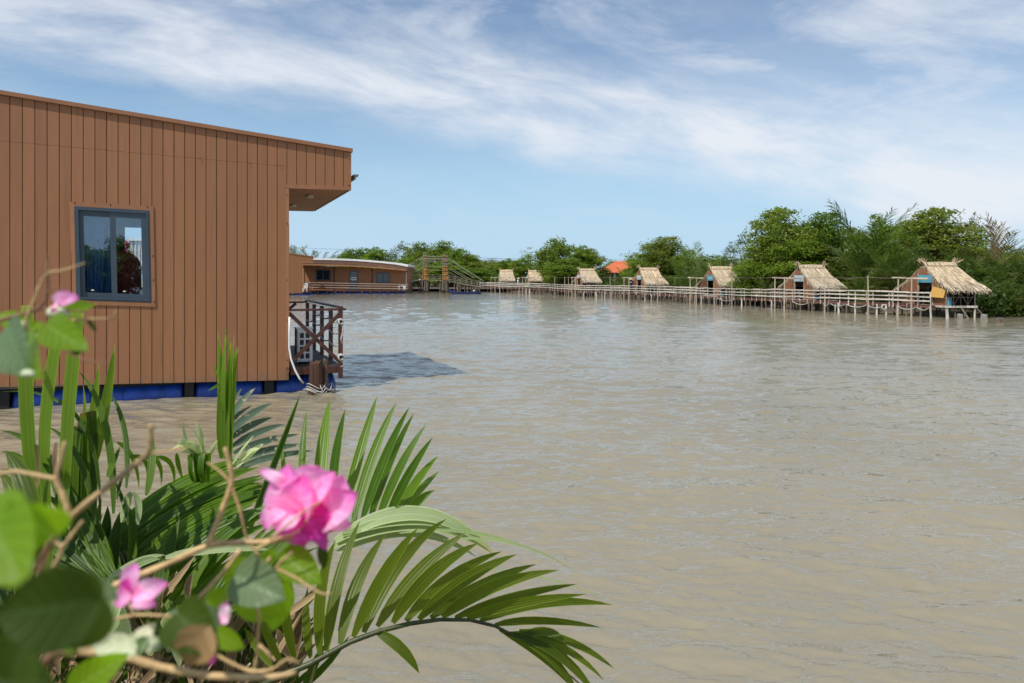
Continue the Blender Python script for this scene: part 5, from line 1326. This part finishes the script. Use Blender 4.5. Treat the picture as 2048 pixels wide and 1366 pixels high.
for x0,y0,x1,y1,w in ((1215,1130,1190,440,.045),(1225,1130,1235,430,.03),(1240,1140,1262,500,.045),(1205,1130,1205,520,.04),(1255,1140,1295,520,.035),(1230,1140,1225,600,.04),(1265,1150,1280,460,.02),(1210,1140,1215,640,.05),(1235,1140,1250,640,.05),(1260,1140,1265,640,.04)):
    bl(mb,z5(x0,y0),z5(x1,y1),2.3+random.uniform(-.02,.02),2.38,w*.62,bend=(random.uniform(-3,3),0),fold=.35,n=(random.uniform(-.5,.5),-1,.05))
for x0,y0,x1,y1,w in ((1195,700,1160,620,.008),(1200,730,1135,770,.008),(1280,640,1305,530,.010),(1250,560,1225,425,.006)): bl(mb,z5(x0,y0),z5(x1,y1),2.34,2.34,w)
child(mb,'spear',M['blade_y'],pc)
mb=MB()
for b,t_,w in (((1215,940),(1320,758),20),((1225,960),(1396,752),24),((1235,985),(1380,850),14),((1240,1010),(1490,836),30),((1250,1040),(1497,915),28),((1260,1080),(1560,952),28),((1275,1110),(1640,1005),28),((1300,1150),(1660,1062),28),((1320,1180),(1720,1095),26),((1300,1200),(1560,1130),22),((1230,960),(1350,870),8)):
    bl(mb,z5(*b),z5(*t_),2.5,2.62,w*.366/F*2.55*1.5,bend=(-3,-6),fold=.2,n=(.25,-1,.45))
child(mb,'frond',M['blade_g'],pc)
mb=MB()
for b,t_,be in (((1080,1160),(1005,910),(-14,0)),((1090,1150),(1060,930),(8,-4)),((1075,1140),(975,1040),(0,-16)),((1080,1130),(960,1060),(0,-12)),((1075,1160),(920,1105),(0,-22)),((1090,1170),(980,1115),(0,-16)),((1085,1180),(1030,960),(6,0)),((1110,1170),(1185,1035),(6,-6)),((1140,1180),(1100,1020),(-8,0)),((1290,1180),(1440,1060),(4,-6)),((1270,1170),(1390,1010),(0,-6)),((1090,1120),(1010,1060),(0,-10)),((1310,1150),(1420,1085),(0,-6))):
    bl(mb,z5(*b),z5(*t_),2.2,2.15,random.uniform(.012,.026),bend=be,fold=.3,twist=random.uniform(-1.5,1.5),n=(random.uniform(-.6,.6),-1,.4))
child(mb,'shredded_leaf',M['blade_p'],pc)
mb=MB()
for k in range(9):
    x=1060+k*9; bl(mb,z5(x,1270),z5(x+random.uniform(-12,10),1110),2.18,2.18,.018,prof=CUT,n=(random.uniform(-.4,.4),-1,0))
child(mb,'leaflet',M['blade'],pc); mb=MB()
for b,t_,be in (((760,1310),(640,1050),(10,-30)),((800,1300),(700,1130),(14,-40)),((880,1290),(790,1140),(14,-40)),((950,1290),(850,1130),(12,-30)),((1000,1260),(965,1110),(3,-6)),((1040,1260),(1030,1120),(3,-6))):
    bl(mb,z5(*t_),z5(*b),2.3,2.35,.016,bend=(be[0],be[1]*.5),n=(0,-1,.2))
child(mb,'leaflet',M['blade'],pc)
# clump of tall upright blades at the side
pa=empty('nipa_palm',(-1.75,2.1,.35)); tag(pa,'clump of tall upright palm blades with cut tops in front of the brown house','palm')
mb=MB()
for b,t_,w,be in (((222,1560),(150,300),52,(-6,0)),((255,1400),(315,470),52,(-12,0)),((345,1420),(428,330),50,(-6,0)),((140,640),(128,430),26,(0,0))):
    bl(mb,z5(*b),z5(*t_),2.0,2.1,w*.366/F*2.05*1.45,bend=be,fold=.10,prof=CUT if w<55 else STRAP,n=(random.uniform(-.2,.2),-1,.1),seg=14)
for b,t_,w,be in (((490,1250),(628,510),44,(4,0)),((475,1200),(540,620),36,(2,0)),((440,1250),(455,735),20,(0,0))): bl(mb,z5(*b),z5(*t_),2.2,2.3,w*.366/F*2.2*1.3,bend=be,fold=.3,n=(.4,-1,.1))
child(mb,'tall_blade',M['blade_y'],pa)
mb=MB()
for x,yt,w in ((372,985,40),(415,960,44),(460,890,46),(500,880,40),(395,1000,36),(440,930,30),(520,1000,30)): bl(mb,z5(x-10,1560),z5(x,yt),2.15,2.2,w*.366/F*2.15*1.4,prof=CUT,fold=.16,n=(random.uniform(-.3,.3),-1,.1))
for k in range(5): bl(mb,(118+random.uniform(-4,4),962),(84+k*9,905+abs(k-2)*10),2.0,2.0,.02,n=(0,-1,.2))
child(mb,'frond',M['blade_d'],pa)
mb=MB()
for b,t_,w,be in (((620,1440),(428,660),30,(16,-30)),((520,1500),(250,960),28,(20,-30)),((330,1420),(0,985),34,(14,-30)),((690,1300),(600,780),30,(10,-14)),((800,1340),(815,960),32,(3,0)),((590,1240),(660,1065),30,(6,-4)),((700,1500),(620,1250),24,(4,0)),((180,1340),(0,1100),30,(14,-16)),((545,1420),(0,775),16,(60,-70)),((640,1360),(720,1240),22,(-8,-20)),((250,1480),(0,1200),44,(14,-24))):
    bl(mb,z5(*b),z5(*t_),2.05,2.2,w*.366/F*2.1*1.4,bend=be,fold=.25,n=(random.uniform(-.4,.4),-1,.25))
# radiating leaflets from a hidden crown
for k in range(20):
    th=R(random.uniform(95,172)); L=random.uniform(140,240); b=(215+random.uniform(-12,18),1165+random.uniform(-10,12)); t_=(b[0]+L*math.cos(th),b[1]-L*math.sin(th)*.95); bl(mb,b,t_,2.0,2.15,random.uniform(.03,.045),bend=(random.uniform(-8,8),-12),fold=.25,n=(random.uniform(-.3,.3),-1,.4))
for k in range(16):
    th=R(random.uniform(60,120)); L=random.uniform(120,210); b=(200+random.uniform(-80,120),1200+random.uniform(-10,20)); t_=(b[0]+L*math.cos(th),b[1]-L*math.sin(th)); bl(mb,b,t_,2.1,2.25,random.uniform(.03,.045),bend=(random.uniform(-8,8),-8),fold=.25)
child(mb,'leaflet',M['blade_d'],pa)
mb=MB(); bl(mb,(185,1310),(218,1172),1.7,1.75,.05,prof=STRAP,bend=(26,-30),n=(0,-1,.5)); child(mb,'pale_blade',M['blade_l'],pa)
mb=MB(); bl(mb,(250,1290),(208,1175),1.72,1.75,.045,prof=STRAP,bend=(0,0),n=(0,-1,.5)); child(mb,'pale_blade',M['blade_l'],pa)
mb=MB(); bl(mb,(330,1230),(360,1340),1.75,1.8,.045,bend=(0,-20),n=(.2,-1,.5)); child(mb,'pale_blade',M['blade_l'],pa)
mb=MB(); bl(mb,(260,1140),(320,1118),1.9,1.9,.02,bend=(0,-8)); child(mb,'pale_blade',M['blade_l'],pa)
mb=MB(); bl(mb,(330,1115),(545,1100),2.0,2.1,.028,bend=(0,-12),n=(0,-.7,.8)); child(mb,'pale_blade',M['blade_l'],pa)
mb=MB(); bl(mb,(215,1160),(330,1110),1.9,2.0,.022,bend=(0,-10),n=(0,-.7,.8)); child(mb,'pale_blade',M['blade_l'],pa)
mb=MB(); bl(mb,(245,1045),(268,990),2.1,2.1,.03,bend=(-8,-14)); child(mb,'pale_blade',M['blade_l'],pa)
mb=MB(); bl(mb,(275,1050),(262,985),2.1,2.1,.02,bend=(6,-14)); child(mb,'pale_blade',M['blade_l'],pa)
mb=MB()
for x,y in ((0,945),(30,985),(-10,1000),(10,900)): bl(mb,(x+60,y+170),(x,y),1.7,1.8,.05,bend=(16,-20),n=(0,-1,.4))
child(mb,'old_leaf',M['blade_o'],pa)
mb=MB()
for b,t_,w in (((66,1000),(70,890),8),((64,1005),(72,985),10),((118,970),(113,885),9)): bl(mb,b,t_,1.98,1.98,w/F*2,prof=CUT)
child(mb,'dry_edge',M['dry'],pa)
# dry litter, stumps and dark inner growth at the foot of the palms
mb=MB()
for k in range(300):
    x=random.uniform(60,590); y=random.uniform(1150,1420); L=random.uniform(40,150); th=R(random.choice((random.uniform(35,75),random.uniform(60,140)))); Y=random.uniform(2.1,2.6)
    bl(mb,(x,y+60),(x+L*math.cos(th),y+60-L*math.sin(th)),Y,Y+random.uniform(-.1,.2),random.uniform(.008,.03),bend=(random.uniform(-6,6),random.uniform(-8,8)),fold=.3,twist=random.uniform(-1.5,1.5),seg=5,n=(random.uniform(-1,1),-1,random.uniform(-.3,.8)))
o=mb.build('leaf_litter',M['dry'],None,True); tag(o,'tangle of dry brown palm strips at the foot of the near palms',kind='stuff')
mb=MB()
for k in range(300):
    x=random.uniform(-20,600); y=random.uniform(1120,1400)+max(0,x-380)*.45; L=random.uniform(60,170); th=R(random.uniform(40,140)); Y=random.uniform(2.3,2.75)
    bl(mb,(x,y+70),(x+L*math.cos(th),y+70-L*math.sin(th)),Y,Y+random.uniform(-.1,.2),random.uniform(.02,.045),bend=(random.uniform(-6,6),random.uniform(-10,8)),fold=.3,seg=5,n=(random.uniform(-1,1),-1,random.uniform(-.3,.8)))
for k in range(60):
    x=random.uniform(-10,330); y=1090+random.uniform(-25,40); L=random.uniform(60,160); th=R(random.uniform(60,120)); Y=2.6
    bl(mb,(x,y+90),(x+L*math.cos(th),y+90-L*math.sin(th)),Y,Y+.1,random.uniform(.02,.04),bend=(random.uniform(-6,6),-6),seg=5)
o=mb.build('reed_grass',M['blade_d'],None,True); tag(o,'dark green strappy undergrowth filling the space between the near palms',kind='stuff')
for k,(x,yt,r_,lb) in enumerate(((375,1150,.045,'dry brown palm stump between the dark fronds'),(455,1240,.06,'frayed brown palm stump low under the olive frond'),(300,1300,.05,'short cut palm stump behind the pale curled leaf'))):
    a=at(x,yt,2.45); mb=MB(); mb.tube([(a.x-.2,a.y,.3),(a.x-.06,a.y,a.z-.25),(a.x,a.y,a.z)],[r_*1.4,r_*1.1,r_*.8],9,(0,0,.6))
    for j in range(26):
        th=random.uniform(0,6.28); q=Vector((a.x+r_*math.cos(th),a.y+r_*math.sin(th),a.z-random.uniform(0,.4))); mb.blade(q,q+Vector((random.uniform(-.02,.06),random.uniform(-.05,0),random.uniform(.08,.22))),.012,(math.cos(th),math.sin(th),0),seg=4)
    tag(mb.build('palm_stump',M['dry'],None,True),lb,'stump')

# ------------------------------------------------------------------ foreground : bougainvillea
M['bleaf']=leafmat('bougainvillea_leaf',(.065,.145,.006),(.150,.265,.012),trans=(.55,.80,.02),tf=.50,rough=.42,sideveins=40,rib=(.20,.32,.06),objvar=True,streak=.3)
M['bleafd']=leafmat('dark_bougainvillea_leaf',(.022,.042,.004),(.045,.078,.007),trans=(.20,.26,.01),tf=.28,rough=.6,spec=.22,sideveins=40,rib=(.06,.11,.03),objvar=True,spots=((.45,.17,.02),14,.72))  # darker leaf copy: shade of the big underside put into its green
M['bleafg']=leafmat('greyish_bougainvillea_leaf',(.075,.125,.060),(.140,.200,.100),trans=(.25,.4,.08),tf=.3,rough=.36,sideveins=44,rib=(.17,.25,.12),objvar=True)
M['bleafc']=leafmat('pale_dried_leaf',(.50,.54,.34),(.72,.74,.52),trans=(.6,.6,.4),tf=.3,rough=.6,sideveins=20,objvar=False)
M['bleafb']=leafmat('brown_withered_leaf',(.16,.090,.035),(.30,.19,.085),trans=(.3,.18,.05),tf=.3,rough=.6,sideveins=20,objvar=False)
M['bract']=leafmat('pink_bract',(.70,.15,.56),(.93,.62,.87),trans=(.95,.45,.88),tf=.42,rough=.6,sideveins=30,rib=(.85,.5,.8),tip=(.62,.05,.46),tiprange=(.6,1.1),objvar=False,streak=.9)  # strong near-white streaks put the petal highlights into the colour
M['bractd']=leafmat('deep_pink_bract',(.45,.03,.30),(.66,.10,.46),trans=(.8,.1,.6),tf=.35,rough=.55,sideveins=30,objvar=False)
M['twig']=simple('bougainvillea_twig',(.60,.40,.18),.6,.3,30,bump=.4)
M['twigd']=simple('brown_twig',(.24,.115,.06),.6,.3,30,bump=.4)
M['bud']=simple('pale_bud',(.60,.66,.42),.6,.15,30)
bo=empty('bougainvillea',(-.30,.45,.30)); tag(bo,'blurred bougainvillea bush with thorny ochre twigs, round leaves and pink flowers close to the lens','bush')
def br_(pts,Y,r0,r1,mat='twig',thorn=True,mb=None):
    own=mb is None; mb=mb or MB(); n=len(pts); P3=[]
    for i,p in enumerate(pts): P3.append(at(p[0],p[1],Y if len(p)<3 else p[2]))
    # smooth
    Q=[]
    for i in range(n-1):
        p0=P3[max(0,i-1)];p1=P3[i];p2=P3[i+1];p3=P3[min(n-1,i+2)]
        for k in range(4):
            t_=k/4; Q.append(.5*((2*p1)+(p2-p0)*t_+(2*p0-5*p1+4*p2-p3)*t_*t_+(3*p1-p0-3*p2+p3)*t_**3))
    Q.append(P3[-1]); m_=len(Q)
    rad=[(r0+(r1-r0)*i/(m_-1))*(1+.10*math.sin(i*1.9)) for i in range(m_)]
    mb.tube(Q,[r*.76 for r in rad],8,(0,0,random.random()))
    if own: child(mb,'branch',M[mat],bo)
YB_=.60
BRS=[([(60,1235),(150,1205),(237,1168),(330,1130),(415,1092),(470,1086),(540,1083),(600,1072),(655,1058),(690,1040)],.60,.0042,.0026,'twig'),
([(415,1092),(440,1030),(463,966),(458,925),(450,895)],.60,.0032,.0022,'twig'),([(463,966),(440,943),(415,925)],.6,.0020,.0009,'twig'),([(464,975),(480,1020),(495,1080),(520,1112)],.63,.0018,.0013,'twig'),
([(70,1180),(85,1120),(106,1077),(140,1036),(200,985),(250,945),(295,907),(301,875),(303,848)],.50,.0034,.0022,'twig'),([(295,907),(340,901),(372,896)],.50,.0013,.0006,'twig'),
([(140,1036),(128,995),(113,958),(122,920),(130,884)],.50,.0028,.0018,'twig'),([(113,958),(70,950),(26,943),(-20,953)],.50,.0022,.0018,'twig'),([(106,1078),(125,1092),(145,1068),(166,1042)],.5,.0020,.0016,'twig'),([(125,1092),(118,1115),(106,1135)],.5,.0018,.0022,'twig'),([(100,1082),(85,1110),(70,1140)],.48,.0016,.0018,'twigd'),
([(-40,1296),(60,1298),(170,1303),(257,1316),(325,1335),(416,1351),(503,1355),(560,1352),(592,1344)],.50,.0050,.0022,'twig'),([(150,1303),(95,1318),(80,1400)],.46,.004,.003,'twigd'),
([(423,1303),(460,1325),(503,1342),(545,1338),(575,1318),(600,1328)],.52,.0018,.0012,'twig'),
([(541,1115),(515,1148),(488,1182),(505,1205),(518,1228),(516,1265),(514,1310),(505,1352)],.56,.0016,.0016,'twig'),([(488,1182),(468,1190),(452,1203)],.56,.0018,.0010,'twig'),
([(480,1100),(455,1135),(425,1168),(395,1200),(380,1225)],.56,.0020,.0018,'twig'),([(552,1137),(590,1155),(640,1186),(662,1186)],.56,.0016,.0010,'twig'),([(552,1137),(565,1120),(585,1105)],.56,.0016,.0010,'twig'),
([(518,1290),(535,1305),(545,1318)],.55,.0018,.0008,'twig'),([(230,1238),(275,1230),(330,1232),(380,1240)],.52,.0014,.0014,'twig'),([(270,1232),(258,1208),(255,1195)],.52,.0016,.001,'twig'),
([(512,1098),(560,1075),(600,1060),(632,1006)],.585,.0016,.0008,'twig'),([(540,1080),(580,1045),(620,1015),(640,1005)],.57,.0013,.0006,'twig'),
([(-20,648),(20,635),(78,617),(95,586),(96,545),(94,508)],.55,.0022,.0008,'twigd'),([(78,617),(125,620),(172,624)],.56,.0013,.0006,'twigd'),([(49,656),(56,630),(68,602),(80,570),(96,547),(130,540),(170,526)],.54,.0017,.0009,'twig'),([(96,548),(94,530),(95,520)],.54,.0009,.0004,'twig'),
([(20,662),(50,657),(86,670),(120,692),(156,715),(190,724),(218,728)],.55,.0024,.0005,'twigd'),([(143,641),(180,638),(222,636),(232,622)],.56,.0013,.0006,'twig'),([(222,635),(240,638)],.56,.0008,.0003,'twig'),([(95,582),(110,578),(126,575)],.55,.0009,.0004,'twigd')]
for pts,Y,r0,r1,m_ in BRS: br_(pts,Y,r0,r1,m_)
def lf(b,t_,w,Y,mat,n=(0,-1,.4),Yt=None,cup=.2,fold=.12,curl=.15,wave=.02,name='leaf',prof=None):
    if Y<.42: Y,Yt=Y*.76,(Yt or Y)*.76
    mb=MB(); mb.leaf(at(b[0],b[1],Y),at(t_[0],t_[1],Yt or Y),w/F*Y,n,cup,fold,curl,wave,prof); child(mb,name,M[mat],bo)
lf((52,675),(62,748),92,.50,'bleaf',(-.35,-1,.1),.44,.1,.05); lf((15,655),(50,747),112,.47,'bleafg',(-.5,-1,.35),.45,.1,.25,.1)
lf((88,648),(165,694),70,.53,'bleaf',(-.1,-1,.5),.50,.18,.1); lf((116,640),(193,602),44,.57,'bleaf',(.1,-.9,.7),.60,.25,.3)
lf((48,655),(-5,625),40,.56,'bleaf',(0,-1,.6)); lf((55,655),(60,628),16,.55,'bleaf',(.5,-1,.2)); lf((60,660),(86,645),22,.55,'bleaf',(0,-1,.5)); lf((72,668),(104,690),13,.55,'bleaf',(.3,-.7,1)); lf((155,690),(150,712),26,.54,'bleafd',(.2,-1,.1)); lf((176,640),(193,664),10,.56,'bleafd',(.8,-1,.2))
lf((-30,1010),(40,1170),150,.40,'bleaf',(.25,-1,.35),.36,.12,.1,.1); lf((105,1075),(20,1010),120,.41,'bleaf',(0,-1,.5),.39)
lf((190,1205),(-20,1235),165,.335,'bleafd',(.05,-1,.15),.32,.1,.12,.15); lf((190,1190),(140,1310),120,.36,'bleafd',(.3,-1,.1)); lf((20,1360),(70,1245),120,.34,'bleafd',(0,-1,.3))
lf((200,1195),(110,1150),70,.38,'bleafd',(0,-1,.5)); lf((140,1385),(250,1310),70,.45,'bleaf',(.1,-1,.4)); lf((60,1330),(0,1390),90,.38,'bleaf',(0,-1,.5)); lf((165,1270),(120,1300),50,.37,'bleaf',(0,-1,.6)); lf((-10,1330),(110,1380),90,.37,'bleafd',(0,-1,.5))
lf((165,1195),(205,1270),50,.40,'bleaf',(.3,-1,.3))
lf((352,1225),(428,1300),100,.47,'bleafd',(-.2,-1,.8),.45,.35,.25,.35); lf((430,1265),(345,1215),66,.48,'bleafg',(0,-.6,1),.47,.3,.2,.3)
lf((412,1255),(372,1335),86,.455,'bleafb',(0,-1,.1),.45,.3,.1,.2,.06)
lf((268,1300),(178,1286),52,.46,'bleafc',(0,-1,.6),.46,.1,.1,.1,.05); lf((255,1310),(310,1245),42,.47,'bleafc',(.2,-1,.5),.48,.2,.1,.1,.08)
for k in range(5): lf((270+k*22,1300-k*4),(300+k*20+random.uniform(-8,8),1268+random.uniform(-6,16)),30,.465,'bleafc' if k%2 else 'bleafg',(random.uniform(-.4,.4),-1,.6),None,.3,.2,.4,.10)
lf((470,1150),(568,1196),92,.56,'bleafg',(.1,-1,.55),.54,.12,.22,.1); lf((500,1120),(452,1188),60,.585,'bleaf',(0,-1,.4)); lf((565,1110),(640,1165),68,.60,'bleaf',(.1,-1,.6),.58); lf((470,1205),(560,1236),46,.57,'bleaf',(0,-1,-.1)); lf((566,1160),(545,1268),56,.60,'bleaf',(.5,-1,0)); lf((425,1262),(489,1298),40,.52,'bleaf',(.1,-1,.5)); lf((450,1180),(412,1222),36,.57,'bleaf',(0,-1,.4)); lf((640,1090),(650,1140),24,.62,'bleafd',(.8,-1,.2)); lf((545,1100),(520,1140),30,.61,'bleaf',(.4,-1,.2))
lf((190,1165),(235,1200),36,.44,'bleafg',(0,-1,.6))
def flower(parts,Y,name='flower',k=1.0,c0=(0,0)):
    mb=MB()
    for b,t_,w,n,dy,mi,cv in parts:
        mb.cur=mi; mb.leaf(at(b[0]*k+c0[0]*(1-k),b[1]*k+c0[1]*(1-k),Y+dy*.3),at(t_[0]*k+c0[0]*(1-k),t_[1]*k+c0[1]*(1-k),Y+dy),w*k/F*Y,n,.45,.05,cv*1.3,.09,BRACT,20,14)
    child(mb,name,[M['bract'],M['bractd']],bo)
flower([((612,1035),(560,935),110,(-.5,-1,.5),-.012,0,.3),((570,965),(517,932),26,(.3,-1,.4),-.012,0,.5),((585,1010),(640,925),84,(.2,-1,.3),.01,0,.2),((625,1020),(632,935),50,(.6,-1,.1),.012,0,.2),((630,1045),(690,955),96,(.35,-1,.25),-.006,0,.25),((640,1050),(706,985),80,(.1,-.9,.6),-.015,0,.3),((590,1020),(545,1060),80,(-.5,-1,.2),-.02,0,.3),((575,1000),(512,1055),60,(-.3,-.8,.7),-.01,0,.3),((600,1030),(590,965),76,(-.1,-1,.6),-.025,0,.4),((600,1050),(565,1098),70,(0,-1,-.6),.01,1,.2),((640,1060),(620,1098),70,(0,-1,-.6),.012,1,.2),((620,1010),(650,1080),70,(.3,-1,-.1),-.015,1,.3),((660,1050),(706,1052),34,(.2,-1,.4),-.01,0,.3),((580,1030),(615,1085),50,(-.2,-1,-.1),-.02,1,.3),((610,1000),(660,945),60,(0,-1,.5),-.018,0,.3)],.60,'flower',.90,(608,1015))
flower([((265,1180),(262,1130),40,(0,-1,.3),0,0,.2),((268,1190),(320,1170),40,(.2,-1,.5),-.01,0,.3),((265,1192),(300,1205),34,(.1,-1,.4),-.012,0,.3),((262,1188),(230,1208),34,(-.2,-1,.5),-.01,0,.3),((270,1185),(310,1195),36,(.1,-1,.1),0,1,.2),((262,1185),(250,1160),34,(-.3,-1,.3),-.005,1,.2)],.48)
flower([((118,610),(130,582),30,(0,-1,.5),0,0,.3),((122,605),(148,594),26,(.2,-1,.3),-.006,0,.3),((116,612),(106,606),20,(-.2,-1,.5),-.008,0,.3),((114,618),(104,624),14,(-.2,-1,.2),-.005,1,.3)],.55)
flower([((452,1240),(448,1206),24,(.2,-1,.2),0,0,.2),((455,1235),(440,1245),22,(-.2,-1,.4),-.005,0,.2)],.54)
flower([((428,1322),(420,1308),18,(0,-1,.2),0,1,.2),((430,1320),(415,1322),14,(0,-1,.4),0,1,.2)],.50)
mb=MB()
for px,py,Y,r_ in ((53,747,.445,.0022),(59,748,.445,.002),(112,626,.56,.0045),(122,628,.56,.004),(47,650,.55,.003),(86,668,.55,.003)): vs,fs=blob((r_*1.6,r_,r_),tuple(at(px,py,Y)),int(px)); mb.add(vs,fs)
child(mb,'bud',M['bud'],bo)
